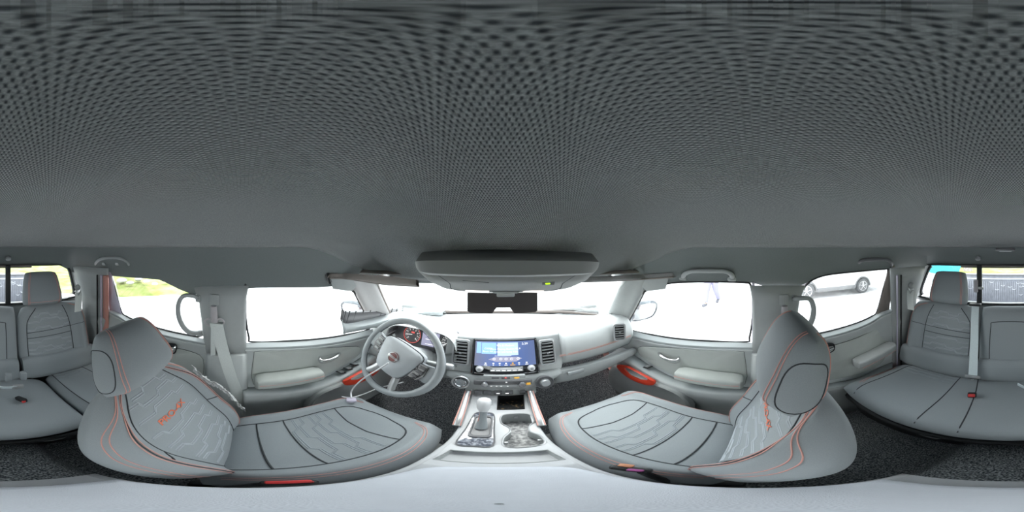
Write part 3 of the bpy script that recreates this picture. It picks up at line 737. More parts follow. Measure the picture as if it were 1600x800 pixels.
for x in (-0.100, 0.101):
    c = S3(x, -0.058, 0.005); ax = sm @ Vector((0, -1, 0))
    mb = MB(); mb.lathe([(0.0001, 0), (0.0155, 0), (0.0155, 0.004), (0.0125, 0.006), (0.0120, 0.018), (0.0105, 0.020), (0.0001, 0.020)], c, ax); k_ = hadd(mb, 'knob', M['white'])
    mb = MB(); mb.lathe([(0.0001, 0.0202), (0.006, 0.0206), (0.0062, 0.021), (0.0001, 0.021)], c, ax); hadd(mb, 'knob_cap', M['silver'], k_)
mb = MB(); mb.tube([S3(-SW/2+0.012+(SW-0.024)*i/16, -SH/2+0.010-0.006*sin(pi*i/16), 0.008) for i in range(17)], 0.0024, 6); hadd(mb, 'silver_strip', M['chrome'])

# lower stack: boat shaped panel with pods
cl = MB(); rows = []
def hv(x, t):
    # t 0..1 top to bottom
    e = abs((x-0.02)/0.225)
    zt = 0.562; zb = 0.478+0.055*max(0, e-0.45)/0.55
    z = zt+(zb-zt)*t
    return Vector((x, 0.628-0.03*sin(pi*min(1, t*1.0))*0.5-0.012*t-0.02*(1-e**4), z))
xs2 = [0.02+0.226*i/20 for i in range(-20, 21)]
rows = [[hv(x, 0)+Vector((0, 0.04, 0.0)) for x in xs2]]+[[hv(x, t) for x in xs2] for t in (0.0, 0.1, 0.3, 0.5, 0.7, 0.9, 1.0)]+[[hv(x, 1)+Vector((0, 0.06, -0.002)) for x in xs2]]
cl.grid(rows); dadd(cl, 'climate_panel', M['plastic'], solid=0.004)
def onpanel(px, py, d=0.0):
    p = PY(px, py, 0.586); return p+Vector((0, -d, 0))
fwd = Vector((0, -0.93, 0.35)).normalized()
# left pod: round start button, right pod: knob
mb = MB(); c = onpanel(720, 597); mb.lathe([(0.034, -0.01), (0.036, 0.004), (0.033, 0.008), (0.026, 0.004), (0.0001, 0.002)], c, fwd, 28); p_ = dadd(mb, 'pod_ring', M['silver'])
def dchild(mb, name, m, par): return dadd(mb, name, m, par)
mb = MB(); mb.lathe([(0.024, 0.002), (0.024, 0.010), (0.020, 0.012), (0.018, 0.008), (0.0001, 0.009)], c, fwd, 24); dchild(mb, 'start_button', M['chrome'], p_)
mb = MB(); mb.lathe([(0.026, 0.003), (0.026, 0.007), (0.0240, 0.008), (0.0238, 0.003)], c, fwd, 24); dchild(mb, 'dark_ring', M['black'], p_)
mb = MB(); c = onpanel(851, 597); mb.lathe([(0.036, -0.01), (0.037, 0.004), (0.034, 0.007), (0.030, 0.001), (0.0001, 0.0)], c, fwd, 28); p_ = dadd(mb, 'pod_ring', M['btn'])
mb = MB(); mb.lathe([(0.020, 0.0), (0.0185, 0.016), (0.016, 0.020), (0.0001, 0.020)], c, fwd, 24); dchild(mb, 'drive_mode_knob', M['silver'], p_)
# climate centre
tl = Matrix.Rotation(-0.28, 3, 'X')
mb = MB(); mb.box(onpanel(788, 588, 0.004), (0.150, 0.012, 0.018), 0.003, tl); p_ = dadd(mb, 'switch_strip', M['plastic'])
mb = MB(); mb.box(onpanel(774, 588, 0.010), (0.026, 0.006, 0.012), 0.001, tl); mb.box(onpanel(790, 588, 0.010), (0.030, 0.006, 0.012), 0.001, tl); dchild(mb, 'switches', M['btn'], p_)
mb = MB(); mb.add([onpanel(790, 587, 0.0145)+Vector((a, 0, b)) for a, b in ((-0.005, -0.004), (0.005, -0.004), (0, 0.005))], [(0, 1, 2)]); dchild(mb, 'hazard_mark', M['redlit'], p_)
mb = MB(); mb.box(onpanel(807, 588, 0.010), (0.018, 0.006, 0.008), 0.001, tl); dchild(mb, 'airbag_indicator', M['amber'], p_)
mb = MB(); mb.box(onpanel(786, 597.5, 0.004), (0.212, 0.012, 0.028), 0.006, tl); p_ = dadd(mb, 'climate_display', M['btn'])
mb = MB(); mb.box(onpanel(786, 600, 0.012), (0.10, 0.006, 0.012), 0.002, tl); dchild(mb, 'climate_buttons', M['silver'], p_)
mb = MB()
for px in (768, 776, 783, 793): mb.box(onpanel(px, 600, 0.016), (0.006, 0.001, 0.0028), 0, tl)
mb.box(onpanel(791, 595, 0.011), (0.006, 0.001, 0.004), 0, tl); dchild(mb, 'button_marks', M['marks'], p_)
for px in (758, 815):
    c = onpanel(px, 598, 0.006)
    mb = MB(); mb.lathe([(0.0145, 0.0), (0.0135, 0.016), (0.0115, 0.019), (0.0001, 0.019)], c, fwd, 22); k_ = dchild(mb, 'temperature_knob', M['chrome'], p_)
mb = MB(); mb.box(onpanel(825, 597, 0.010), (0.016, 0.006, 0.014), 0.002, tl); dchild(mb, 'seat_heater_light', M['amber'], p_)
# usb row
mb = MB(); u0 = PY(782.5, 611.5, 0.592)
rows = [[u0+Vector((a+b, y, z)) for a in (-1,) for b in ()] for y, z in ()]
mb.box(u0+Vector((0, 0.02, -0.008)), (0.262, 0.05, 0.050), 0.008, tl); p_ = dadd(mb, 'socket_panel', M['plastic'])
mb = MB(); mb.tube([u0+Vector((x, -0.012, z)) for x, z in ((-0.105, 0.014), (-0.105, -0.018), (0.105, -0.018), (0.105, 0.014))], 0.0018, 6); dchild(mb, 'silver_edging', M['silver'], p_)
for k, x in enumerate((-0.082, -0.048, -0.010, 0.030, 0.078)):
    mb = MB(); mb.box(u0+Vector((x, -0.009, 0.0)), (0.028 if k != 4 else 0.022, 0.010, 0.022), 0.002, tl); q = dchild(mb, 'socket_cover', M['btn'], p_)
mb = MB()
for x in (-0.010, 0.022):
    mb = MB(); mb.box(u0+Vector((x, -0.0155, 0.0)), (0.012, 0.001, 0.004), 0, tl); dchild(mb, 'socket_mark', M['marks'], p_)

# instrument hood and cluster
def hood_pt(x, t, grow=0.0):
    # arch over the cluster; x from -.5 to -.15
    e = (x+0.342)/0.170; e = max(-1, min(1, e))
    z = 0.690+(0.090+grow)*(max(0, 1-abs(e)**4.5))**0.5
    return z
hx = [-0.342-0.170*cos(pi*i/36) for i in range(37)]
rows = []
for y, dz in ((0.63, -0.006), (0.622, 0.0), (0.63, 0.006), (0.70, 0.010), (0.80, -0.004), (0.90, -0.04)):
    rows.append([Vector((x, y+0.03*(x+0.325), hood_pt(x, 0)+dz)) for x in hx])
dadd(MB().grid(rows), 'instrument_hood', M['dash'], solid=0.004)
mb = MB(); rows = []
for y in (0.632, 0.71): rows.append([Vector((x, y+0.03*(x+0.325), hood_pt(x, 0)-0.008)) for x in hx])
mb.grid(rows); dadd(mb, 'hood_lining', M['btn'], solid=0.002)
# lower lip of instrument opening
rows = [[Vector((x, y, z)) for x in hx] for y, z in ((0.635, 0.70), (0.628, 0.63), (0.63, 0.60), (0.66, 0.565))]
m_ = []
for r, zt in zip(rows, (0, 1, 2, 3)): m_.append(r)
m_[0] = [Vector((x, 0.66, 0.632+0.05*abs((x+0.325)/0.185)**3)) for x in hx]
m_[1] = [Vector((x, 0.645, 0.625+0.05*abs((x+0.325)/0.185)**3)) for x in hx]
dadd(MB().grid(m_), 'instrument_lower_trim', M['plastic'], solid=0.004)
cm = Matrix.Rotation(-0.30, 3, 'X') ; cc = Vector((-0.325, 0.690, 0.703))
def C3(x, z, d=0): return cc+cm @ Vector((x, -d, z))
mb = MB(); P = [C3(a, b) for a, b in [(-0.165, -0.065), (0.150, -0.065), (0.158, -0.02), (0.150, 0.045), (0.10, 0.075), (-0.10, 0.075), (-0.165, 0.045), (-0.185, -0.02)]]
mb.prism(P, (0, 0.01, 0)); cl_ = dadd(mb, 'instrument_cluster', M['btn'], smooth=False)
for x, nm, red in ((-0.080, 'tachometer', True), (0.106, 'speedometer', False)):
    R_ = 0.050 if red else 0.043; z0 = 0.0 if red else -0.006
    mb = MB(); mb.lathe([(R_, 0), (R_, 0.006), (R_-0.004, 0.007), (R_-0.006, 0.002), (0.0001, 0.002)], C3(x, z0), cm @ Vector((0, -1, 0)), 36)
    g = dchild(mb, nm, M['btn'], cl_)
    mb = MB()
    for k in range(17):
        a = radians(225-270*k/16); l = 0.007 if k % 2 == 0 else 0.004
        d = Vector((cos(a), 0, sin(a))); p0 = C3(x, z0, 0.003)
        mb.box(p0+cm @ (d*(R_-0.009-l/2)), (l, 0.0006, 0.0022 if k % 2 == 0 else 0.0014), 0, cm @ Matrix.Rotation(-a, 3, 'Y'))
    for k in range(9):
        a = radians(225-270*k/8)
        q = str(k) if red else str(k*20)
        mtext(mb, q, 0.013 if red else 0.009, lambda u, v_, a=a: C3(x+u+cos(a)*(R_-0.021), z0+v_+sin(a)*(R_-0.021), 0.0036))
    a = radians(188 if red else 215)
    mb.box(C3(x+cos(a)*0.018, z0+sin(a)*0.018, 0.005), (0.036, 0.001, 0.0028), 0, cm @ Matrix.Rotation(-a, 3, 'Y'))
    dchild(mb, 'dial_marks', M['marks'], cl_)
    if red:
        mb = MB(); mb.tube([C3(x+cos(t)*(R_-0.004), z0+sin(t)*(R_-0.004), 0.0065) for t in [2*pi*i/36 for i in range(36)]], 0.0012, 5, True)
        mb.box(C3(x+0.002, z0+0.012, 0.0034), (0.018, 0.001, 0.008), 0, cm); dchild(mb, 'red_dial_ring', M['redlit'], cl_)
mb = MB(); mb.prism([C3(a, b, 0.001) for a, b in ((-0.026, -0.045), (0.060, -0.045), (0.060, 0.045), (-0.026, 0.045))], cm @ Vector((0, -0.002, 0))); dchild(mb, 'info_display', M['ui_grey'], cl_)
mb = MB()
for z_ in (0.03, 0.012, -0.008, -0.034): mb.box(C3(0.018, z_, 0.004), (0.05, 0.0006, 0.003), 0, cm)
dchild(mb, 'info_text', M['marks'], cl_)

# left dash end with slatted demister grille
A0 = [PX(536, 516, -0.60), PX(545, 513, -0.60), PY(585, 506, 0.62), PY(620, 496, 0.78), PY(660, 489, 0.90), PY(692, 488, 0.95)]
B0 = [PX(533, 500, -0.615), PX(542, 507, -0.61), PY(585, 499, 0.66), PY(620, 490, 0.83), PY(660, 485, 0.95), PY(695, 487, 0.98)]
C0 = [PX(533, 487, -0.64), PX(548, 489, -0.64), PY(590, 486.5, 0.70), PY(622, 483, 0.86), PY(655, 483, 0.97), PY(690, 487, 1.0)]
dadd(MB().grid([cr([p+Vector((0, 0, -0.02)) for p in A0], 5), cr(A0, 5), cr([p+Vector((0, 0, 0.004)) for p in B0], 5)]), 'end_pad', M['sill'], solid=0.008)
gr = dadd(MB().grid([cr(B0, 5), cr(C0, 5)]), 'demister_grille', M['btn'], solid=0.006)
bb, ct = cr(B0, 12), cr(C0, 12)
mb = MB()
for k in range(3, 44, 3): mb.tube([bb[k]+Vector((0, -0.005, 0.011)), ct[k]+Vector((0, -0.005, 0.011))], 0.0034, 5)
mb.v = [(v[0], v[1]-0.75, v[2]-0.5) for v in mb.v]; mb.build('grille_slats', M['rubber'], gr)
mb = MB(); mb.tube(cr([p+Vector((0, 0, 0.003)) for p in C0], 5), 0.003, 5); mb.v = [(v[0], v[1]-0.75, v[2]-0.5) for v in mb.v]; mb.build('grille_rim', M['white'], gr)
# support for the end pad down to the dash
sp_ = [p+Vector((0, 0.01, -0.01)) for p in B0]
dadd(MB().grid([cr(sp_, 4), [Vector((min(max(p.x, -0.66), -0.2), max(p.y+0.05, 0.66), 0.70)) for p in cr(sp_, 4)]]), 'end_bracket', M['plastic'], solid=0.004)

# =================================================================== STEERING WHEEL
wc = Vector((-0.334, 0.468, 0.708))
tilt = radians(30); spin = radians(-17)
nrm = Vector((-0.07, -cos(tilt), sin(tilt))).normalized()
ux = Vector((1, 0, 0)); ux = (ux-nrm*ux.dot(nrm)).normalized(); uz = ux.cross(-nrm).normalized()
if uz.z < 0: uz = -uz
ca, sa = cos(spin), sin(spin)
wx = ux*ca+uz*sa; wz = -ux*sa+uz*ca
SWH = thing('steering_wheel', 'grey leather three-spoke steering wheel turned slightly, in front of driver seat', 'steering wheel', wc)
def W3(x, z, d=0): return wx*x+wz*z+nrm*d      # local to wc
def swadd(mb, name, m, par=None, **k): return mb.build(name, m, par or SWH, **k)
RR = 0.162
mb = MB(); path = [W3(RR*cos(t), RR*sin(t)) for t in [2*pi*i/64 for i in range(64)]]
mb.tube(path, [0.0135 if abs(sin(2*pi*i/64)) > 0.5 else 0.0150 for i in range(64)], 12, True); swadd(mb, 'rim', M['wheel'])
mb = MB(); mb.tube([W3((RR-0.015)*cos(t), (RR-0.015)*sin(t), 0.003) for t in [2*pi*i/64 for i in range(64)]], 0.0012, 4, True); swadd(mb, 'rim_stitching', M['seam'])
hub = [(-0.082, 0.058), (0.0, 0.068), (0.082, 0.058), (0.088, 0.018), (0.068, -0.052), (0.040, -0.078), (-0.040, -0.078), (-0.068, -0.052), (-0.088, 0.018)]
Pq = crc([Vector((a, b, 0)) for a, b in hub], 4)
mb = MB(); mb.grid([[W3(p.x*f, p.y*f, d) for p in Pq] for f, d in ((0.98, -0.03), (1.0, 0.0), (0.97, 0.016), (0.85, 0.024), (0.5, 0.029), (0.01, 0.030))], True); swadd(mb, 'hub', M['hub'])
mb = MB(); mb.tube([W3(p.x*1.01, p.y*1.01, 0.004) for p in Pq], 0.0016, 5, True); swadd(mb, 'hub_seam', M['seam'])
for sgn in (-1, 1):
    r1 = [(sgn*0.070, 0.030), (sgn*0.11, 0.036), (sgn*0.150, 0.040), (sgn*0.158, 0.0), (sgn*0.150, -0.030), (sgn*0.115, -0.030), (sgn*0.066, -0.035)]
    mb = MB(); Pk = crc([Vector((a, b, 0)) for a, b in r1], 3)
    mb.grid([[W3(c_.x, c_.y, d) for c_ in [Vector((0.11*sgn, 0, 0))+(p-Vector((0.11*sgn, 0, 0)))*f for p in Pk]] for f, d in ((0.96, -0.014), (1, -0.004), (0.97, 0.005), (0.6, 0.008), (0.01, 0.009))], True)
    sp = swadd(mb, 'spoke', M['wheel'])
    mb = MB(); Pk = [(sgn*0.088, 0.034), (sgn*0.124, 0.034), (sgn*0.127, -0.008), (sgn*0.114, -0.034), (sgn*0.078, -0.036)]
    mb.prism([W3(a, b, 0.006) for a, b in Pk], nrm*0.006); bz = swadd(mb, 'button_bezel', M['gloss'], smooth=False, bevel=0.001)
    mb = MB()
    for (a, b, w_, h_) in ((0.107, 0.022, 0.024, 0.010), (0.106, 0.002, 0.024, 0.012), (0.099, -0.020, 0.022, 0.010)):
        rm = Matrix((wx, wz, nrm)).transposed(); mb.box(W3(sgn*a, b, 0.014), (w_, h_, 0.004), 0.0015, rm)
    swadd(mb, 'wheel_buttons', M['plastic'] if sgn < 0 else M['btn'], bz)
for sgn in (-1, 1):
    mb = MB(); mb.tube(cr([W3(sgn*0.040, -0.050, -0.004), W3(sgn*0.052, -0.095, -0.002), W3(sgn*0.066, -0.130, 0.0), W3(sgn*0.085, -0.150, 0.0)], 4), 0.015, 8, flat=0.5, up=nrm); swadd(mb, 'lower_spoke', M['silver'])
mb = MB(); mb.lathe([(0.0001, 0.0305), (0.022, 0.0300), (0.022, 0.0320), (0.019, 0.0330), (0.0001, 0.0330)], (0, 0, 0), nrm, 28); bd = swadd(mb, 'badge', M['pinkdark'])
mb = MB(); mb.tube([W3(0.0195*cos(t), 0.0195*sin(t), 0.034) for t in [2*pi*i/28 for i in range(28)]], 0.0016, 5, True)
rm = Matrix((wx, wz, nrm)).transposed(); mb.box(W3(0, 0, 0.034), (0.048, 0.0085, 0.002), 0.0008, rm); swadd(mb, 'badge_ring', M['silver'], bd)
mb = MB(); mtext(mb, 'NISSAN', 0.0085, lambda a, b: W3(a, b, 0.0355), weight=0.0001); swadd(mb, 'badge_letters', M['pinkdark'], bd)
# column and stalks
COLM = thing('steering_column', 'grey steering column with wiper and indicator stalks behind the wheel', 'steering column', wc)
bk = -nrm
mb = MB(); mb.lathe([(0.050, 0.05), (0.056, 0.07), (0.052, 0.14), (0.045, 0.22)], (0, 0, 0), bk, 20); mb.build('column_shroud', M['plastic'], COLM)
for sgn in (1, -1):
    e = ux*sgn
    mb = MB(); mb.tube([bk*0.085+e*0.045, bk*0.085+e*0.10-nrm*0.0, bk*0.08+e*0.135], [0.009, 0.009, 0.010], 10); st_ = mb.build('stalk', M['plastic'], COLM)
    mb = MB(); mb.tube([bk*0.08+e*0.136, bk*0.08+e*0.142, bk*0.078+e*0.172, bk*0.078+e*0.178], [0.011, 0.0145, 0.0145, 0.010], 12); mb.build('stalk_end', M['silver'], st_)

# =================================================================== CENTRE CONSOLE
CO = thing('centre_console', 'light grey centre console running between the front seats', 'console', (0, 0.2, 0.12))
def cadd(mb, name, m, par=None, **k):
    mb.v = [(v[0], v[1]-0.2, v[2]-0.12) for v in mb.v]; return mb.build(name, m, par or CO, **k)
def czt(y): return lin([(-0.13, 0.462), (0.18, 0.462), (0.22, 0.445), (0.30, 0.430), (0.50, 0.430), (0.585, 0.450)], y)
def cw(y): return lin([(-0.13, 0.098), (0.1, 0.100), (0.25, 0.106), (0.32, 0.100), (0.42, 0.098), (0.60, 0.110)], y)
# deck built as a grid with holes left for bins: make from strips
holes = {'bin': [(-0.022, 0.505), (0.075, 0.505), (0.085, 0.588), (-0.02, 0.588)]}
ys = [-0.125, -0.06, 0.0, 0.08, 0.15, 0.19, 0.215, 0.27, 0.285, 0.30, 0.34, 0.38, 0.42, 0.46, 0.49, 0.50, 0.595]
rows = []
for y in ys:
    z = czt(y); w_ = cw(y)
    rows.append([Vector((-w_-0.006, y, 0.16)), Vector((-w_-0.005, y, z-0.10)), Vector((-w_-0.003, y, z-0.022)), Vector((-w_+0.001, y, z-0.006)), Vector((-w_+0.012, y, z))]+[None]+[Vector((w_-0.012, y, z)), Vector((w_-0.001, y, z-0.006)), Vector((w_+0.003, y, z-0.022)), Vector((w_+0.005, y, z-0.10)), Vector((w_+0.006, y, 0.16))])
mb = MB()
mb.grid([r[:5] for r in rows]); mb.grid([r[6:] for r in rows])
mb.grid([[Vector((-cw(-0.125), -0.125, 0.16)), Vector((cw(-0.125), -0.125, 0.16))], [Vector((-cw(-0.125), -0.125, 0.46)), Vector((cw(-0.125), -0.125, 0.46))]])
cadd(mb, 'body', M['console'], solid=0.003)
def deck_with_hole(y0, y1, hole, name, m, nb=24, hole_depth=0, hole_m=None, hname=None, zoff=0):
    """deck strip from y0 to y1 whose opening is the polygon hole (list of xy)"""
    H = crc([Vector((x, y, 0)) for x, y in hole], 4)
    c = sum(H, Vector())/len(H); out = []
    for p in H:
        d = (p-c); 
        w_ = cw(p.y)-0.012
        ks = []
        if d.x > 1e-6: ks.append((w_-c.x)/d.x)
        if d.x < -1e-6: ks.append((-w_-c.x)/d.x)
        if d.y > 1e-6: ks.append((y1-c.y)/d.y)
        if d.y < -1e-6: ks.append((y0-c.y)/d.y)
        out.append(c+d*min(ks))
    zf = lambda p: Vector((p.x, p.y, czt(p.y)+zoff))
    return H, out, zf
# deck: make it as a flat fine grid, skipping cells inside the openings
ops = []
SHP = [(-0.079, 0.298), (-0.012, 0.298), (-0.017, 0.470), (-0.070, 0.470)]
CUP = [(0.010, 0.292), (0.046, 0.284), (0.084, 0.296), (0.088, 0.335), (0.070, 0.365), (0.074, 0.395), (0.092, 0.420), (0.092, 0.452), (0.072, 0.470), (0.020, 0.470), (0.004, 0.452), (0.006, 0.418), (0.024, 0.392), (0.024, 0.368), (0.008, 0.335)]
BIN = [(-0.006, 0.500), (0.078, 0.500), (0.088, 0.588), (-0.004, 0.588)]
TRY = [(-0.088, 0.206), (0.088, 0.206), (0.080, 0.262), (-0.080, 0.262)]
LHB = []
def inside(p, poly):
    x, y = p; c = False
    for i in range(len(poly)):
        (x1_, y1_), (x2_, y2_) = poly[i-1], poly[i]
        if (y1_ > y) != (y2_ > y) and x < (x2_-x1_)*(y-y1_)/(y2_-y1_)+x1_: c = not c
    return c
CUPs = [(p.x, p.y) for p in crc([Vector((a, b, 0)) for a, b in CUP], 3)]
mb = MB(); st_ = 0.003
ny = int((0.595+0.125)/st_); nx = 64
vid = {}
def vtx(i, j):
    if (i, j) not in vid:
        y = -0.125+st_*i; w_ = cw(y)-0.0115; x = -w_+2*w_*j/nx
        vid[(i, j)] = len(mb.v); mb.v.append((x, y, czt(y)))
    return vid[(i, j)]
for i in range(ny):
    for j in range(nx):
        y = -0.125+st_*(i+0.5); w_ = cw(y)-0.0115; x = -w_+2*w_*(j+0.5)/nx
        if inside((x, y), CUPs) or inside((x, y), BIN) or inside((x, y), TRY) or inside((x, y), [(-0.06, 0.315), (-0.022, 0.315), (-0.022, 0.455), (-0.06, 0.455)]): continue
        mb.f.append((vtx(i, j), vtx(i, j+1), vtx(i+1, j+1), vtx(i+1, j)))
cadd(mb, 'deck', M['console'])
def well(poly, depth, name, m, taper=0.9, smooth_poly=True, rim=0.0025, rim_m='silver', fm=None):
    H = crc([Vector((x, y, 0)) for x, y in poly], 3) if smooth_poly else [Vector((x, y, 0)) for x, y in poly]
    c = sum(H, Vector())/len(H)
    mb = MB(); zf = lambda p: czt(p.y)
    mb.grid([[Vector((q.x, q.y, zf(q)+0.0005)) for q in [c+(p-c)*f for p in H]] if d == 0 else [Vector((q.x, q.y, zf(c)-d)) for q in [c+(p-c)*f for p in H]] for f, d in ((1.02, 0), (1.0, 0.004), (taper, depth*0.95))], True)
    w0 = cadd(mb, name, M[m])
    mb = MB(); mb.grid([[Vector((q.x, q.y, zf(c)-d)) for q in [c+(p-c)*f for p in H]] for f, d in ((taper, depth*0.95), (taper*0.9, depth), (0.01, depth))], True)
    cadd(mb, name+'_floor', M[fm or m], w0)
    if rim:
        mb = MB(); mb.tube([Vector((p.x, p.y, zf(p)+0.001)) for p in H], rim, 6, True); cadd(mb, 'rim', M[rim_m], w0)
    return w0
cw_ = well(CUP, 0.065, 'cup_holder', 'plastic', 0.92, fm='cup')
for a, b in ((0.048, 0.468), (0.012, 0.322), (0.084, 0.325)):
    mb = MB(); mb.box((a, b, 0.405), (0.012, 0.008, 0.016), 0.002); cadd(mb, 'grip_tab', M['silver'], cw_)
well(BIN, 0.05, 'front_tray', 'black', 0.95, False, fm='bin', rim=0.002, rim_m='black')
well(TRY, 0.022, 'coin_tray', 'plastic', 0.95, False, fm='console', rim=0.002, rim_m='plastic')
# shifter plate
mb = MB(); H = crc([Vector((x, y, 0)) for x, y in ((-0.080, 0.296), (-0.045, 0.290), (-0.012, 0.296), (-0.012, 0.38), (-0.016, 0.468), (-0.043, 0.476), (-0.070, 0.468), (-0.078, 0.38))], 4)
c = sum(H, Vector())/len(H)
mb.grid([[Vector((q.x, q.y, czt(q.y)+d)) for q in [c+(p-c)*f for p in H]] for f, d in ((1.0, -0.002), (1.0, 0.003), (0.96, 0.005), (0.5, 0.005), (0.01, 0.005))], True)
sp = cadd(mb, 'shift_plate', M['grime'])
mb = MB(); mb.tube([Vector((p.x, p.y, czt(p.y)+0.004)) for p in H], 0.0022, 6, True); cadd(mb, 'plate_rim', M['btn'], sp)
mb = MB(); mb.grid([[Vector((-0.042+a*f, 0.395+b*f, 0.436+d)) for a, b in rrect(0.024, 0.058, 0.012)] for f, d in ((1.08, 0.0), (1.05, 0.006), (0.9, 0.007), (0.85, 0.002), (0.01, 0.001))], True); cadd(mb, 'shift_gate', M['btn'], sp)
mb = MB()
for k in range(5): mb.box((-0.070, 0.345+0.022*k, 0.4365), (0.007, 0.010, 0.001), 0)
cadd(mb, 'gear_marks', M['marks'], sp)
# gear lever
GL = thing('gear_lever', 'silver-topped automatic gear lever on the console beside the cup holders', 'gear lever', (-0.043, 0.385, 0.437))
g0 = Vector((-0.043, 0.385, 0.437))
mb = MB(); mb.tube([Vector((0, 0, 0)), Vector((0.001, 0.025, 0.04)), Vector((0.001, 0.055, 0.085))], [0.016, 0.011, 0.010], 12); mb.build('boot', M['seat'], GL)
mb = MB(); mb.tube([Vector((-0.009, 0.0, 0.002)), Vector((-0.009, 0.018, 0.042)), Vector((-0.006, 0.05, 0.083))], 0.0014, 5); mb.build('boot_stitching', M['stitch'], GL)
mb = MB(); ax = Vector((0, 0.55, 0.83)).normalized()
mb.lathe([(0.0001, 0.0), (0.012, 0.0), (0.019, 0.018), (0.021, 0.035), (0.0205, 0.050), (0.016, 0.060), (0.008, 0.064), (0.0001, 0.065)], Vector((0.001, 0.045, 0.075)), ax, 20); mb.build('knob', M['white'], GL)
# side rails
for s in (-1, 1):
    P = cr([Vector((s*0.112, 0.58, 0.470)), Vector((s*0.110, 0.50, 0.452)), Vector((s*0.106, 0.42, 0.440)), Vector((s*0.104, 0.39, 0.430))], 6)
    mb = MB(); mb.tube(P, 0.0125, 10); r_ = cadd(mb, 'side_rail', M['silver'])
    mb = MB(); mb.tube([p+Vector((s*0.009, -0.002, 0.009)) for p in P], 0.0022, 5); mb.tube([p+Vector((-s*0.010, -0.002, 0.009)) for p in P], 0.0016, 5); cadd(mb, 'red_piping', M['stitch'], r_)
# armrest lid
LID = [(-0.092, -0.075), (-0.078, -0.092), (0.0, -0.095), (0.078, -0.092), (0.092, -0.075), (0.093, 0.03), (0.090, 0.115), (0.068, 0.165), (0.0, 0.178), (-0.068, 0.165), (-0.090, 0.115), (-0.093, 0.03)]
H = crc([Vector((x, y, 0)) for x, y in LID], 5); c = Vector((0, 0.03, 0))
mb = MB(); mb.grid([[Vector((q.x, q.y, z)) for q in [c+(p-c)*f for p in H]] for f, z in ((0.97, 0.464), (1.0, 0.468), (1.008, 0.480), (1.0, 0.492), (0.97, 0.498), (0.90, 0.501), (0.5, 0.503), (0.01, 0.503))], True)
lid = cadd(mb, 'armrest_lid', M['lid'], label='smooth padded pale grey lid')
mb = MB(); mb.tube([Vector((p.x*1.012, c.y+(p.y-c.y)*1.01, 0.4655)) for p in H], 0.002, 5, True); cadd(mb, 'lid_seam', M['seam'], lid)

# =================================================================== SEATS
def surf_pillow(W, H_, front, back, cw_=0.10, pw=5, n=5, nu=44, nv=44):
    """returns T(u,v)->(x,d,h) front point and ring mesh"""
    def XY(u, v):
        x = u*W(v)*(1-cw_*abs(v)**pw); h = v*H_*(1-cw_*abs(u)**pw); return x, h
    def edge(u, v):
        return sqrt(max(0, 1-abs(u)**n))*sqrt(max(0, 1-abs(v)**n))
    def T(u, v, lift=0.0):
        x, h = XY(u, v); e = edge(u, v); f = front(u, v)
        return (x, f*e+lift, h)
    def Bk(u, v):
        x, h = XY(u, v); e = edge(u, v); return (x, back(u, v)*e, h)
    us = [sin(pi/2*(2*i/nu-1)) for i in range(nu+1)]; vs = [sin(pi/2*(2*j/nv-1)) for j in range(nv+1)]
    return T, Bk, us, vs
def pillow_mesh(mb, W, H_, front, back, X3, **k):
    T, Bk, us, vs = surf_pillow(W, H_, front, back, **k)
    mb.grid([[X3(*T(u, v)) for u in us] for v in vs]); mb.grid([[X3(*Bk(u, v)) for u in us] for v in vs])
    # weld duplicate edge verts happens in weld()
    return T
def weld(mb, d=1e-5):
    bm = bmesh.new(); vs = [bm.verts.new(v) for v in mb.v]
    for f in mb.f:
        try: bm.faces.new([vs[i] for i in f])
        except Exception: pass
    bmesh.ops.remove_doubles(bm, verts=bm.verts, dist=d); bm.verts.index_update()
    r = MB(); r.v = [tuple(v.co) for v in bm.verts]; r.f = [tuple(v.index for v in f.verts) for f in bm.faces if len(set(v.index for v in f.verts)) > 2]
    bm.free(); return r
def uvline(T, X3, pts, n=8, lift=0.001):
    """pts list of (u,v); straight spans sampled"""
    out = []
    for (a, b), (c_, d_) in zip(pts, pts[1:]):
        for k in range(n):
            t = k/n; out.append(X3(*T(a+(c_-a)*t, b+(d_-b)*t, lift)))
    out.append(X3(*T(pts[-1][0], pts[-1][1], lift))); return out
def curveuv(pts, n=6):
    return [(p.x, p.y) for p in cr([Vector((a, b, 0)) for a, b in pts], n)]
def stepline(v, w_, dv, k=0):
    # emboss pattern line across the insert with steps
    if k == 0: return [(-w_, v), (-w_*0.55, v), (-w_*0.45, v-dv), (w_*0.35, v-dv), (w_*0.45, v), (w_, v)]
    if k == 1: return [(-w_, v), (-w_*0.75, v), (-w_*0.65, v+dv), (-w_*0.1, v+dv), (0.0, v), (w_*0.6, v), (w_*0.7, v+dv), (w_, v+dv)]
    return [(-w_, v), (w_, v)]

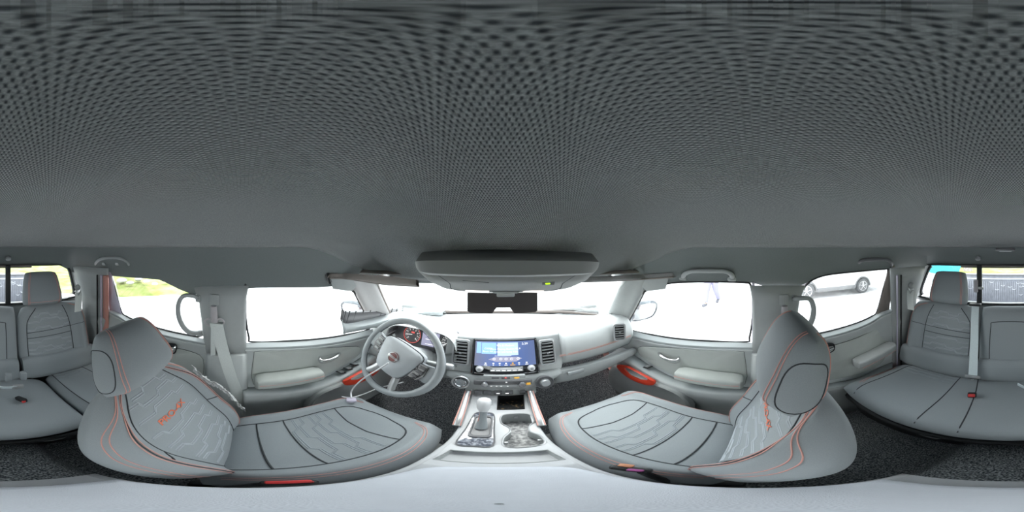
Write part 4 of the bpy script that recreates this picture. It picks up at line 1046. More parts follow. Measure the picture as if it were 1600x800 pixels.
def front_seat(s, y0, rake, name_lbl, yoff_c):
    """s side, y0 hip line, rake radians"""
    base = Vector((s*0.318, y0, 0.03))
    S = thing('car_seat', name_lbl, 'car seat', base)
    def L(p): return Vector(p)-base
    # ---- cushion: local x, up, fore-aft
    cy = y0+0.20+yoff_c; cz = 0.335; HL = 0.235
    Wc = lambda v: 0.202-0.012*(v > 0)*v*v
    bol = lambda u: 0.038*math.exp(-((abs(u)-0.80)/0.13)**2)
    fc = lambda u, v: 0.062+bol(u)*(1-0.35*max(0, v))-0.012*v*v*(v > 0)+0.010*(v > 0.5)*(v-0.5)
    bc = lambda u, v: -0.075
    X3c = lambda x, d, h: L((s*0.318+x, cy+h, cz+d+0.03*(h/HL)))
    mb = MB(); Tc = pillow_mesh(mb, Wc, HL, fc, bc, X3c, cw_=0.09, pw=4, n=7)
    cu = weld(mb).build('cushion', M['seat'], S, ang=70)
    # seams
    for sg in (-1, 1):
        pts = curveuv([(sg*0.62, -0.98), (sg*0.62, -0.3), (sg*0.64, 0.25), (sg*0.56, 0.62), (sg*0.2, 0.74), (0, 0.76)])
        mb = MB(); mb.tube(uvline(Tc, X3c, pts, 3, 0.0008), 0.0022, 5); mb.build('seam', M['seam'], cu)
        for k, off in enumerate((0.0, 0.035)):
            pts = curveuv([(sg*(0.84+off), -0.9), (sg*(0.84+off), -0.2), (sg*(0.84+off), 0.35), (sg*(0.78+off), 0.70+off*0.5), (sg*(0.55+off*0.5), 0.86+off*0.4)])
            mb = MB(); mb.tube(uvline(Tc, X3c, pts, 3, 0.001), 0.0010, 5); mb.build('stitching', M['stitch'], cu, label='orange-red double stitching')
    mb = MB(); mb.tube(uvline(Tc, X3c, [(-0.63, -0.30), (0.63, -0.30)], 24, 0.0008), 0.002, 5); mb.build('insert_seam', M['seam'], cu); mb = MB(); mb.tube(uvline(Tc, X3c, [(-0.62, 0.42), (-0.2, 0.36), (0.2, 0.36), (0.62, 0.42)], 10, 0.0008), 0.002, 5); mb.build('insert_seam', M['seam'], cu); mb = MB()
    mb.tube(uvline(Tc, X3c, [(-0.62, -0.62), (0.62, -0.62)], 24, 0.0008), 0.0022, 5); mb.build('insert_seam', M['seam'], cu)
    mb = MB()
    for k, vv in enumerate((-0.20, -0.10, 0.02, 0.12, 0.22)):
        for dd in (0, 0.022):
            mb.tube(uvline(Tc, X3c, stepline(vv+dd, 0.60, -0.07 if k % 2 else 0.07, k % 2), 5, -0.0002), 0.0020, 5)
    mb.build('embossed_relief', M['ridge'] if False else M['insert'], cu)
    # ---- seat base / side valance
    mb = MB(); mb.box(L((s*0.318, cy-0.01, 0.20)), (0.36, 0.40, 0.16), 0.03); mb.build('seat_base', M['black'], S)
    for sg in (-1, 1):
        mb = MB(); mb.box(L((s*0.318+sg*0.14, cy-0.01, 0.075)), (0.04, 0.46, 0.09), 0.008); mb.build('seat_rail', M['black'], S)
    mb = MB(); mb.box(L((s*0.318-s*(-1)*0.0-s*0.185*(-1)*(-1)*0, cy, 0.24)), (0.405, 0.36, 0.07), 0.02); mb.build('side_valance', M['plastic'], S)
    # ---- backrest
    HB = 0.255
    piv = Vector((s*0.318, y0-0.015, 0.315))
    R_ = Matrix.Rotation(rake, 3, 'X')     # top leans back
    X3b = lambda x, d, h: L(piv+R_ @ Vector((x, d, h+HB)))
    Wb = lambda v: 0.198-0.040*max(0, v)**3+0.008*math.exp(-((v-0.1)/0.4)**2)
    bb_ = lambda u, v: 0.050*math.exp(-((abs(u)-0.78)/0.14)**2)*(1-0.5*max(0, v)**2)
    fb = lambda u, v: 0.040+bb_(u, v)+0.010*math.exp(-((v+0.45)/0.3)**2)
    bkb = lambda u, v: -0.062+0.01*v
    mb = MB(); Tb = pillow_mesh(mb, Wb, HB, fb, bkb, X3b, cw_=0.16, pw=3.5, n=4)
    bk_ = weld(mb).build('backrest', M['seat'], S, ang=70)
    for sg in (-1, 1):
        pts = curveuv([(sg*0.55, -0.95), (sg*0.60, -0.4), (sg*0.62, 0.1), (sg*0.60, 0.5), (sg*0.46, 0.85)])
        mb = MB(); mb.tube(uvline(Tb, X3b, pts, 3, 0.0008), 0.0016, 5); mb.build('seam', M['seam'], bk_)
        mb = MB(); mb.tube(uvline(Tb, X3b, [(sg*0.62, 0.0), (sg*0.74, -0.05)], 8, 0.0008), 0.0018, 5); mb.build('cross_seam', M['seam'], bk_)
        for uu in (0.74, 0.78, 0.89, 0.925):
            pts = curveuv([(sg*uu, -0.92), (sg*uu, -0.3), (sg*uu, 0.2), (sg*(uu-0.02), 0.55), (sg*(uu-0.14), 0.80), (sg*(uu-0.32), 0.97)])
            L_ = uvline(Tb, X3b, pts, 4, 0.001)
            mb = MB(); 
            # dashes of thread
            i = 0
            while i < len(L_)-2:
                mb.tube(L_[i:i+2], 0.0011, 5); i += 1
            mb.build('stitching', M['stitch'], bk_, label='orange-red stitching')
        mb = MB(); pts = curveuv([(sg*0.76, -0.92), (sg*0.76, -0.3), (sg*0.76, 0.2), (sg*0.74, 0.55), (sg*0.62, 0.80), (sg*0.44, 0.97)])
        mb.tube(uvline(Tb, X3b, pts, 3, 0.0004), 0.0012, 5); mb.build('piping', M['seam'], bk_)
    mb = MB()
    for k, vv in enumerate((0.74, 0.60, 0.44, 0.10, -0.06, -0.22, -0.38, -0.54, -0.70)):
        for dd in (0, 0.03):
            wv = 0.52 if vv < 0.7 else 0.42
            mb.tube(uvline(Tb, X3b, stepline(vv+dd, wv, 0.07 if k % 2 else -0.07, k % 2), 5, -0.0002), 0.0019, 5)
    mb.build('embossed_relief', M['ridge'], bk_)
    mb = MB()
    def mp(a, b):
        # embroidered name across the insert, reads left to right for a viewer ahead of the seat
        u = (0.004-a)/0.198; v = 0.30+b/HB; return X3b(*Tb(u, v, 0.0016))
    mtext(mb, 'PRO-4X', 0.033, mp, weight=0.0006); mb.build('embroidered_name', M['emb'], bk_, smooth=False, label='orange embroidered letters')
    # ---- headrest
    hc = piv+R_ @ Vector((0, 0.038 if s < 0 else 0.072, 2*HB+(0.066 if s < 0 else 0.076)))
    X3h = lambda x, d, h: L(hc+R_ @ Vector((x, d, h)))
    Wh = lambda v: 0.118-0.018*v
    fh = lambda u, v: 0.052-0.010*v; bh = lambda u, v: -0.058+0.012*v
    mb = MB(); Th = pillow_mesh(mb, Wh, 0.092, fh, bh, X3h, cw_=0.10, pw=3.5, n=3.2, nu=30, nv=30)
    hd = weld(mb).build('headrest', M['seat'], S, ang=70)
    _, Bh, _, _ = surf_pillow(Wh, 0.092, fh, bh, cw_=0.10, pw=3.5, n=3.2)
    def side_u(d, v):
        f = fh(0, v) if d >= 0 else -bh(0, v); ev = sqrt(max(1e-4, 1-abs(v)**3.2))
        return max(0, 1-min(1, abs(d)/(f*ev))**2)**(1/3.2)
    for sg in (-1, 1):
        for k, uu in enumerate((0.70, 0.76)):
            pts = curveuv([(sg*uu, -0.97), (sg*(uu+0.03), -0.4), (sg*uu, 0.3), (sg*(uu-0.05), 0.985)])
            mb = MB(); mb.tube(uvline(Th, X3h, pts, 4, 0.0010), 0.0010, 5)
            bk2 = [Bh(a, b) for a, b in curveuv([(sg*(uu-0.05), 0.985), (sg*uu, 0.3), (sg*(uu+0.03), -0.4), (sg*uu, -0.97)])]
            mb.tube([X3h(x, d-0.001, h) for x, d, h in bk2], 0.0010, 5); mb.build('stitching', M['stitch'], hd, label='orange-red stitching')
        loop = []
        for i in range(36):
            t = 2*pi*i/36; v = 0.70*(abs(sin(t))**0.75)*(1 if sin(t) > 0 else -1)-0.12; d = 0.034*(abs(cos(t))**0.75)*(1 if cos(t) > 0 else -1)
            u = side_u(d, v); x, _, h = Th(u, v); loop.append(X3h(sg*(x+0.0004), d, h))
        mb = MB(); mb.tube(loop, 0.0013, 5, True); mb.build('side_seam', M['seam'], hd)
    for sg in (-1, 1):
        a = piv+R_ @ Vector((sg*0.05, -0.002, 2*HB-0.06)); b = hc+R_ @ Vector((sg*0.05, -0.002, -0.06))
        mb = MB(); mb.tube([L(a), L(b)], 0.006, 8); mb.build('headrest_post', M['chrome'], S)
    return S
front_seat(-1, -0.02, radians(26), 'driver seat behind the steering wheel, reclined, grey cloth with orange stitching', 0.0)
front_seat(1, 0.05, radians(17), 'passenger front seat ahead of the glovebox, upright grey cloth with orange stitching', 0.0)

# ---- rear bench
RB = thing('rear_bench', 'grey cloth rear bench seat with two headrests under rear window', 'rear seat', (0, -0.6, 0.02))
rb0 = Vector((0, -0.6, 0.02)); LR = lambda p: Vector(p)-rb0
def rear_cushion(xc, hw, insert, nm='cushion'):
    cy, HL = -0.575, 0.225
    fc = lambda u, v: 0.065+0.012*math.exp(-((abs(u)-0.8)/0.2)**2)
    bc = lambda u, v: -0.05
    X3 = lambda x, d, h: LR((xc+x, cy+h, 0.350+d+0.03*(h/HL)+0.03*max(0, abs(xc+x)-0.5)))
    mb = MB(); T = pillow_mesh(mb, lambda v: hw, HL, fc, bc, X3, cw_=0.05, pw=5, n=7)
    cu = weld(mb).build(nm, M['seat'], RB, ang=70)
    return cu, T, X3
for xc, hw in ((0.172, 0.452), (-0.452, 0.170)):
    cu, T, X3 = rear_cushion(xc, hw, True)
    lo, hi = ((0.245-xc)/hw, (0.535-xc)/hw) if xc > 0 else ((-0.50-xc)/hw, (-0.315-xc)/hw)
    mb = MB(); mb.tube(uvline(T, X3, [(lo, 0.97), (lo, -0.3), (lo, -0.95)], 12, 0.0006), 0.0022, 5); mb.tube(uvline(T, X3, [(hi, 0.97), (hi, -0.3), (hi, -0.95)], 12, 0.0006), 0.0022, 5)
    if xc > 0: mb.tube(uvline(T, X3, [((0.12-xc)/hw, 0.97), ((0.14-xc)/hw, -0.3), ((0.16-xc)/hw, -0.95)], 12, 0.0006), 0.0022, 5)
    mb.build('seam', M['seam'], cu)
    mb = MB()
    for k, vv in enumerate((-0.75, -0.62, -0.48)):
        for dd in (0, 0.04):
            m_, w_ = (lo+hi)/2, (hi-lo)/2
            mb.tube(uvline(T, X3, [(m_+a*0.98, b) for a, b in stepline(vv+dd, w_, 0.05, 0)], 4, -0.0002), 0.0018, 5)
    mb.build('embossed_relief', M['insert'], cu)
    sg = 1 if xc > 0 else -1
    mb = MB()
    e1 = 0.96 if sg > 0 else 0.92
    for k in (0, 0.025):
        mb.tube(uvline(T, X3, curveuv([(sg*(e1-0.03-k), -0.5), (sg*(e1-0.03-k), 0.3), (sg*(e1-0.08-k), 0.7-k*2)]), 4, 0.001), 0.0013, 5)
    mb.build('stitching', M['stitch'], cu)
rake = radians(14)
Rr = Matrix.Rotation(rake, 3, 'X')
def rear_back(xc, hw, kind, H_=0.215):
    piv = Vector((xc, -0.835, 0.405))
    X3 = lambda x, d, h: LR(piv+Rr @ Vector((x, d, h+H_)))
    if kind == 'outer':
        sg = 1 if xc > 0 else -1
        W = lambda v: hw-0.012*max(0, v)**3
        f = lambda u, v: 0.055+0.035*math.exp(-((sg*u-0.75)/0.16)**2)+0.006*math.exp(-((u*sg+0.1)/0.4)**2)
    else:
        W = lambda v: hw; f = lambda u, v: 0.060
    mb = MB(); T = pillow_mesh(mb, W, H_, f, lambda u, v: -0.05, X3, cw_=0.06 if kind != 'outer' else 0.10, pw=4, n=6)
    bk = weld(mb).build('backrest', M['seat'], RB, ang=70)
    return bk, T, X3, piv
for xc, hw in ((0.4, 0.232), (-0.385, 0.222)):
    sg = 1 if xc > 0 else -1
    bk, T, X3, piv = rear_back(xc, hw, 'outer')
    a, b = -0.78*sg, 0.38*sg
    mb = MB()
    mb.tube(uvline(T, X3, curveuv([(a, -0.9), (a, 0.3), (a*0.95, 0.62), (a*0.72, 0.9)]), 3, 0.0006), 0.0022, 5)
    mb.tube(uvline(T, X3, curveuv([(b, -0.9), (b*1.05, -0.2), (b*1.0, 0.4), (b*0.75, 0.9)]), 3, 0.0006), 0.0022, 5)
    m_, w_ = (a+b)/2, abs(b-a)/2
    mb.tube(uvline(T, X3, [(a, 0.22), (b, 0.27)], 14, 0.0006), 0.0018, 5); mb.tube(uvline(T, X3, [(a, 0.06), (b, 0.09)], 14, 0.0006), 0.0018, 5); mb.tube(uvline(T, X3, [(a, -0.84), (b, -0.84)], 14, 0.0006), 0.0022, 5)
    mb.tube(uvline(T, X3, [(b, 0.25), (b+0.4*sg, 0.32)], 8, 0.0006), 0.0015, 5)
    mb.build('seam', M['seam'], bk)
    mb = MB()
    for k, vv in enumerate((0.72, 0.50, 0.34, -0.10, -0.24, -0.44, -0.58, -0.72)):
        for dd in (0, 0.03): mb.tube(uvline(T, X3, [(m_+p, q) for p, q in stepline(vv+dd, w_*(0.97 if vv < 0.6 else 0.7), -0.07, 0 if k % 2 else 1)], 4, 0.0003), 0.0018, 5)
    mb.build('embossed_relief', M['ridge'], bk)
    mb = MB()
    for k in (0, 0.05): mb.tube(uvline(T, X3, curveuv([(sg*(0.86+k), -0.75), (sg*(0.90+k), -0.2), (sg*(0.86+k), 0.4), (sg*(0.74+k), 0.80), (sg*(0.5+k), 0.93)]), 4, 0.001), 0.0013, 5)
    mb.build('stitching', M['stitch'], bk, label='orange-red double stitching')
    hc = piv+Rr @ Vector((-0.02*sg, 0.0, 2*0.215+0.098))
    hc.x = 0.385 if sg > 0 else -0.335
    X3h = lambda x, d, h: LR(hc+Rr @ Vector((x, d, h)))
    mb = MB(); Th = pillow_mesh(mb, lambda v: 0.122-0.012*v, 0.106, lambda u, v: 0.055-0.012*v, lambda u, v: -0.05, X3h, cw_=0.08, pw=4, n=4, nu=30, nv=30)
    hd = weld(mb).build('headrest', M['seat'], RB, ang=70)
    mb = MB()
    for q in (-1, 1):
        for k in (0, 0.06): mb.tube(uvline(Th, X3h, curveuv([(q*(0.72+k), -0.97), (q*(0.74+k), 0), (q*(0.68+k), 0.97)]), 4, 0.001), 0.0014, 5)
    if sg < 0: mb.tube(uvline(Th, X3h, [(-0.8, -0.82), (0.8, -0.82)], 12, 0.001), 0.0014, 5)
    mb.build('stitching', M['stitch'], hd, label='orange-red stitching')
    for q in (-1, 1):
        mb = MB(); mb.tube([LR(hc+Rr @ Vector((q*0.05, 0, -0.14))), LR(hc+Rr @ Vector((q*0.05, 0, -0.06)))], 0.006, 8); mb.build('headrest_post', M['black'], RB)
bk, T, X3, piv = rear_back(0.005, 0.166, 'centre')
mb = MB(); mb.tube(uvline(T, X3, curveuv([(-0.62, -0.60), (-0.62, 0.40), (-0.5, 0.58), (0.5, 0.58), (0.62, 0.40), (0.62, -0.60), (0.5, -0.74), (-0.5, -0.74), (-0.62, -0.60)]), 2, 0.0006), 0.0022, 5); mb.build('armrest_seam', M['seam'], bk, label='rounded seam of the fold-down armrest')
# fold roll between cushion and backrest
for xc, hw in ((0.40, 0.225), (0.005, 0.160), (-0.39, 0.215)):
    rr = []
    n = 10
    for i in range(n+1):
        u = -1+2*i/n; x = xc+hw*u
        k_ = 1 if abs(u) < 0.95 else 0.8
        rr.append([LR((x, -0.795+0.032*k_*a+0.012*(-b), 0.452+0.075*k_*b)) for a, b in [(q[0], q[1]) for q in rrect(1, 1, 0.55, 4)]])
    MB().grid(rr, True, True).build('backrest_foot', M['seat'], RB)
mb = MB(); rows = []
for y, z in ((-0.372, 0.315), (-0.362, 0.30), (-0.368, 0.27), (-0.40, 0.24), (-0.44, 0.06)):
    rows.append([LR((x, y-0.05*max(0, abs(x)-0.35), z)) for x in [-0.61+1.22*i/24 for i in range(25)]])
mb.grid(rows).build('front_skirt', M['black'], RB, solid=0.006)
mb = MB(); mb.box(LR((0, -0.66, 0.16)), (1.2, 0.42, 0.27), 0.02); mb.build('bench_box', M['black'], RB)
for x in (-0.16, 0.2):
    mb = MB(); mb.tube([LR((x+0.03*cos(t), -0.366, 0.285+0.010*sin(t))) for t in [2*pi*i/14 for i in range(14)]], 0.0016, 5, True); mb.build('release_pull', M['plastic'], RB)

# =================================================================== BELTS
def strap(path, wdir, w_, name, m, parent, base=Vector(), t=0.0018):
    P = cr(path, 6); wdirs = wdir if isinstance(wdir, list) else None
    rows = []
    for i, p in enumerate(P):
        d = Vector(wdir).normalized() if wdirs is None else (Vector(wdir[0])*(1-i/(len(P)-1))+Vector(wdir[-1])*(i/(len(P)-1))).normalized()
        tn = (P[min(i+1, len(P)-1)]-P[max(i-1, 0)]).normalized(); nn = tn.cross(d).normalized()*t
        rows.append([p-d*w_/2-nn-base, p+d*w_/2-nn-base, p+d*w_/2+nn-base, p-d*w_/2+nn-base])
    return MB().grid(rows, True, True).build(name, m, parent)
for s in (-1, 1):
    lbl = 'grey front seat belt hanging from the pillar beside the driver seat' if s == -1 else 'grey front seat belt on the pillar behind the passenger front seat'
    d0 = mirrored([side(1560-335 if True else 0, 495, 0.062)], s)[0]
    B = thing('seat_belt', lbl, 'seat belt', d0, 'front seat belts'); del B['group']
    top = mirrored([side(1560-334, 478, 0.058), side(1560-335, 503, 0.066)], s)
    mb = MB(); mb.tube([top[0]-d0, top[0]*0.6+top[1]*0.4-d0, top[1]-d0], [0.011, 0.0125, 0.014], 10, flat=0.7); mb.build('height_adjuster', M['beltpl'], B)
    mb = MB(); mb.box(top[0]-d0+Vector((s*0.012, 0, 0.02)), (0.006, 0.035, 0.04), 0.002); mb.build('adjuster_cap', M['plastic'], B)
    lp = mirrored([side(1560-350, 503, 0.065), side(1560-346, 508, 0.065), side(1560-335, 509, 0.068), side(1560-324, 508, 0.065), side(1560-320, 502, 0.065), side(1560-326, 498, 0.065), side(1560-335, 501, 0.07), side(1560-344, 498, 0.065)], s)
    mb = MB(); mb.tube([p-d0 for p in crc(lp, 3)], 0.0035, 8, True); mb.build('guide_loop', M['beltpl'], B)
    path = mirrored([side(1560-338, 506, 0.070), side(1560-346, 540, 0.066), side(1560-358, 580, 0.066), side(1560-372, 618, 0.062), side(1560-380, 650, 0.05)], s)
    strap(path, (0, 1, 0), 0.048, 'webbing', M['belt'], B, d0)
    path = mirrored([side(1560-334, 506, 0.066), side(1560-333, 540, 0.058), side(1560-333, 556, 0.05)], s)
    strap(path, (0, 1, 0), 0.02, 'rear_webbing', M['belt'], B, d0)
# rear corner belts
for s in (-1, 1):
    p0 = PY(1420, 450, -1.0) if s == 1 else PY(122, 450, -1.0)
    p0 = Vector((min(abs(p0.x), 0.62)*s, -0.965, 0.93 if s == 1 else 0.95))
    p0 = PD(1424, 446, 0.985) if s == 1 else PD(1721, 449, 0.985)
    B = thing('rear_seat_belt', 'rear corner seat belt reel and strap on the %s side of the rear window' % ('passenger' if s == 1 else 'driver'), 'seat belt', p0)
    mb = MB(); mb.lathe([(0.0001, -0.014), (0.012, -0.014), (0.019, -0.006), (0.019, 0.006), (0.012, 0.014), (0.0001, 0.014)], (0, 0, 0), (1, 0.2, 0), 16); mb.build('guide_cover', M['plastic'], B)
    mb = MB(); mb.tube([Vector((-0.02*s, 0.005, -0.02)), Vector((0, 0.012, -0.045)), Vector((0.02*s, 0.005, -0.02))], 0.005, 8); mb.build('guide_loop', M['silver'], B)
    strap([p0+Vector((0, 0.01, -0.03)), p0+Vector((0.0, 0.012, -0.08)), p0+Vector((-0.01*s, 0.02, -0.15))], (1, 0, 0), 0.046, 'webbing', M['belt'], B, p0)
# centre strap in front of right centre backrest joint
p0 = PY(1524, 477, -0.93)
B = thing('centre_seat_belt', 'silver-blue centre seat belt running straight down the rear backrest', 'seat belt', p0)
a = [PY(1524, 477, -0.915), PY(1523, 500, -0.865), PY(1522, 540, -0.80), PY(1520, 588, -0.725)]
strap(a, (1, 0, 0), 0.042, 'webbing', M['beltblue'], B, p0)
e = a[-1]-p0
mb = MB(); mb.box(e+Vector((0, 0.006, 0.002)), (0.075, 0.014, 0.020), 0.006); mb.build('anchor_bar', M['silver'], B)
mb = MB(); mb.box(a[0]-p0+Vector((0, 0.0, 0.004)), (0.07, 0.03, 0.014), 0.004); mb.build('shoulder_guide', M['black'], B)
mb = MB(); mb.tube([e+Vector((0.006*cos(t), 0.012, -0.018+0.006*sin(t))) for t in [2*pi*i/10 for i in range(10)]], 0.0016, 5, True); mb.build('anchor_hook', M['plastic'], B)
# buckles
p = PZ(1519, 617, 0.43)
B = thing('buckle', 'red-buttoned buckle in the rear cushion under the centre belt strap', 'seat belt buckle', p)
mb = MB(); mb.box((0, 0, 0), (0.034, 0.03, 0.024), 0.006, Euler((0.4, 0, 0.2))); mb.build('housing', M['black'], B)
mb = MB(); mb.box((0, 0.010, 0.008), (0.026, 0.018, 0.016), 0.003, Euler((0.4, 0, 0.2))); mb.build('release_button', M['buckle'], B)
p = PZ(33, 624, 0.435)
B = thing('buckle', 'buckle with small red button in the gap of the rear bench', 'seat belt buckle', p)
mb = MB(); mb.box((0, 0, 0.0), (0.022, 0.05, 0.022), 0.006, Euler((0.3, 0, 0.5))); mb.build('housing', M['black'], B)
mb = MB(); mb.box((-0.004, 0.022, 0.006), (0.014, 0.010, 0.012), 0.003, Euler((0.3, 0, 0.5))); mb.build('release_button', M['buckle'], B)
# lap strap with latch at left of centre
p = PZ(1612, 606, 0.475)
B = thing('lap_belt', 'folded pale lap belt lying in front of the centre backrest', 'seat belt', p)
strap([PZ(1590, 600, 0.50), PZ(1600, 605, 0.485), PZ(1612, 606, 0.48), PZ(1626, 605, 0.48)], (0, 0.5, 1), 0.034, 'webbing', M['beltblue'], B, p)
q = PZ(1628, 604, 0.485)-p
mb = MB(); mb.box(q, (0.045, 0.014, 0.03), 0.006); mb.build('latch_plate', M['silver'], B)
q = PZ(1618, 592, 0.5)-p
for x in (-0.028, 0.03):
    mb = MB(); mb.box(PZ(1625, 590, 0.495)-p+Vector((-x*1.1, -0.01, 0)), (0.030, 0.03, 0.055), 0.008); mb.build('belt_guide', M['seat'], B)
# front inboard buckles
p = PZ(452, 753.5, 0.445)
B = thing('front_buckle', 'long red-topped buckle between driver seat and console', 'seat belt buckle', p)
mb = MB(); mb.box((0, 0, -0.012), (0.018, 0.046, 0.028), 0.006, Euler((0, 0, -0.1))); mb.build('housing', M['black'], B)
mb = MB(); mb.box((0.0, 0.0, 0.004), (0.013, 0.038, 0.008), 0.003, Euler((0, 0, -0.1))); mb.build('release_button', M['buckle'], B)
mb = MB(); mb.tube([Vector((0, -0.02, -0.02)), Vector((0.002, -0.05, -0.12)), Vector((0.005, -0.06, -0.24))], 0.008, 8); mb.build('stalk', M['black'], B)
p = PZ(985, 732, 0.445)
B = thing('front_buckle', 'buckle with orange and purple top between passenger seat and console', 'seat belt buckle', p)
M['purple'] = mat('purple_plastic', (0.22, 0.05, 0.16), 0.4); M['orange'] = mat('orange_plastic', (0.36, 0.16, 0.09), 0.4)
mb = MB(); mb.box((0, 0, -0.012), (0.018, 0.052, 0.028), 0.006, Euler((0, 0, 0.35))); mb.build('housing', M['black'], B)
mb = MB(); mb.box((0.005, 0.012, 0.004), (0.013, 0.020, 0.008), 0.003, Euler((0, 0, 0.35))); mb.build('button_half', M['orange'], B)
mb = MB(); mb.box((-0.003, -0.010, 0.004), (0.010, 0.020, 0.008), 0.003, Euler((0, 0, 0.35))); mb.build('button_half', M['purple'], B)
mb = MB(); mb.tube([Vector((0, -0.02, -0.02)), Vector((-0.002, -0.05, -0.12)), Vector((-0.005, -0.06, -0.24))], 0.008, 8); mb.build('stalk', M['black'], B)

# =================================================================== OVERHEAD: console, mirror, visors, handles, lamps
OC = thing('overhead_console', 'grey overhead console with map lamps on the headliner above the mirror', 'overhead console', (0.01, 0.33, 1.1))
oc0 = Vector((0.01, 0.33, 1.1))
def oadd(mb, name, m, par=None, **k):
    mb.v = [tuple(Vector(v)-oc0) for v in mb.v]; return mb.build(name, m, par or OC, **k)
# pixel stations: rear top edge, rear lip bottom, bottom panel front
def orow(ptop, y, fn): return [PY(px, py, y) for px, py in ptop]
r_top = [PY(px, py, y) for px, py, y in ((649, 411, 0.33), (653, 408, 0.30), (700, 407, 0.29), (790, 407, 0.285), (880, 408, 0.29), (932, 409, 0.30), (936, 412, 0.33))]
r_lip = [PY(px, py, y) for px, py, y in ((650, 418, 0.325), (660, 425, 0.30), (700, 428, 0.29), (790, 430, 0.285), (880, 428, 0.29), (925, 426, 0.30), (935, 418, 0.325))]
r_in = [PY(px, py, y) for px, py, y in ((655, 425, 0.335), (670, 429, 0.31), (702, 431, 0.30), (790, 432.5, 0.295), (880, 431, 0.30), (915, 429, 0.31), (930, 424, 0.335))]
r_mid = [PY(px, py, y) for px, py, y in ((672, 440, 0.38), (686, 441, 0.375), (710, 443, 0.37), (790, 445, 0.37), (870, 443, 0.37), (900, 441, 0.375), (916, 438, 0.38))]
r_fr = [PY(px, py, y) for px, py, y in ((688, 447, 0.43), (694, 450, 0.43), (712, 453, 0.43), (790, 455, 0.43), (868, 453, 0.43), (888, 450, 0.43), (896, 447, 0.43))]
r_up = [p+Vector((0, 0.02, 0.03)) for p in r_fr]
r_t2 = [p+Vector((0, 0.03, 0.02)) for p in r_top]
mb = MB().grid([cr(r, 5) for r in (r_t2, r_top, r_lip, r_in)]); oadd(mb, 'surround_lip', M['overhead'], solid=0.003)
mb = MB().grid([cr(r, 5) for r in (r_in, r_mid, r_fr, r_up)]); oadd(mb, 'lamp_panel', M['overhead'], solid=0.003)
# panel frame lines
mb = MB(); mb.tube(cr([r_in[1]*0.5+r_in[2]*0.5, r_mid[1]*0.3+r_mid[2]*0.7, r_fr[2]]+[r_fr[3], r_fr[4]]+[r_mid[4]*0.7+r_mid[5]*0.3, r_in[4]*0.5+r_in[5]*0.5], 4), 0.0013, 5); oadd(mb, 'panel_seam', M['seam'])
mb = MB(); mb.tube([PY(723, 438.5, 0.335), PY(730, 438.5, 0.335), PY(764, 441.5, 0.345)], 0.0007, 5)
for px in (727, 756): mb.box(PY(px, 437, 0.334), (0.004, 0.003, 0.002), 0)
oadd(mb, 'microphone_slots', M['black'])
mb = MB(); c = PY(857, 437, 0.337); mb.prism([PY(px, py, 0.337+0.002*(py-433)) for px, py in ((848, 432), (868, 432), (866, 443), (847, 443))], (0, 0.0, -0.003)); bt = oadd(mb, 'lamp_button', M['btn'], smooth=False)
mb = MB(); mb.box(PY(855, 440, 0.340)+Vector((0, -0.004, -0.004)), (0.011, 0.004, 0.003), 0.001, Euler((0.3, 0, 0))); oadd(mb, 'green_light', M['green'], bt, label='lit green indicator')
for px0, px1 in ((727, 764), (817, 850)):
    mb = MB(); P = [PY(px0, 453, 0.425), PY(px1, 455, 0.425), PY(px1, 457.5, 0.435), PY(px0, 456.5, 0.435)]; mb.prism(P, (0, 0.02, 0.004)); oadd(mb, 'map_lamp', M['lampwarm'], smooth=False, label='lit warm white map lamp')
mb = MB(); P = [PY(px, py, 0.432) for px, py in ((764, 454), (817, 454), (808, 459), (773, 459))]; mb.prism(P, (0, 0.03, 0.006)); oadd(mb, 'mirror_boss', M['silver'], smooth=False, bevel=0.002)
# mirror
mc = PY(785, 474, 0.55)
MR = thing('rear_view_mirror', 'dark rear-view mirror hanging from windscreen below the overhead console', 'mirror', mc)
x0, x1 = PY(730, 474, 0.55).x-mc.x, PY(840, 474, 0.55).x-mc.x
hz = (PY(785, 458.5, 0.55).z-PY(785, 490.5, 0.55).z)/2
out = [(x0, hz-0.003), (x0+0.004, hz), (x1-0.004, hz), (x1, hz-0.003), (x1, -hz+0.006), (x1-0.008, -hz), (0.040, -hz), (0.031, -hz+0.014), (0.026, -hz+0.022), (-0.020, -hz+0.022), (-0.026, -hz+0.014), (-0.034, -hz), (x0+0.008, -hz), (x0, -hz+0.006)]
mb = MB(); mb.prism([Vector((a, 0, b)) for a, b in out], (0, 0.022, 0)); mb.build('housing', M['black'], MR, smooth=False, bevel=0.003)
mb = MB(); mb.prism([Vector((a*0.992, -0.0015, b*0.985)) for a, b in out], (0, 0.001, 0)); mb.build('mirror_glass', M['mirror'], MR, smooth=False)
mb = MB(); mb.tube([Vector((0, 0.02, 0.03)), Vector((0, 0.02, hz+0.01)), Vector((0, -0.03, hz+0.04)), PY(790, 455, 0.46)-mc+Vector((0, 0, 0.012))], 0.008, 8); st_ = mb.build('stem', M['plastic'], MR)
mb = MB(); mb.box(PY(790, 460, 0.50)-mc, (0.055, 0.02, 0.014), 0.004); mb.build('stem_clip', M['silver'], MR)
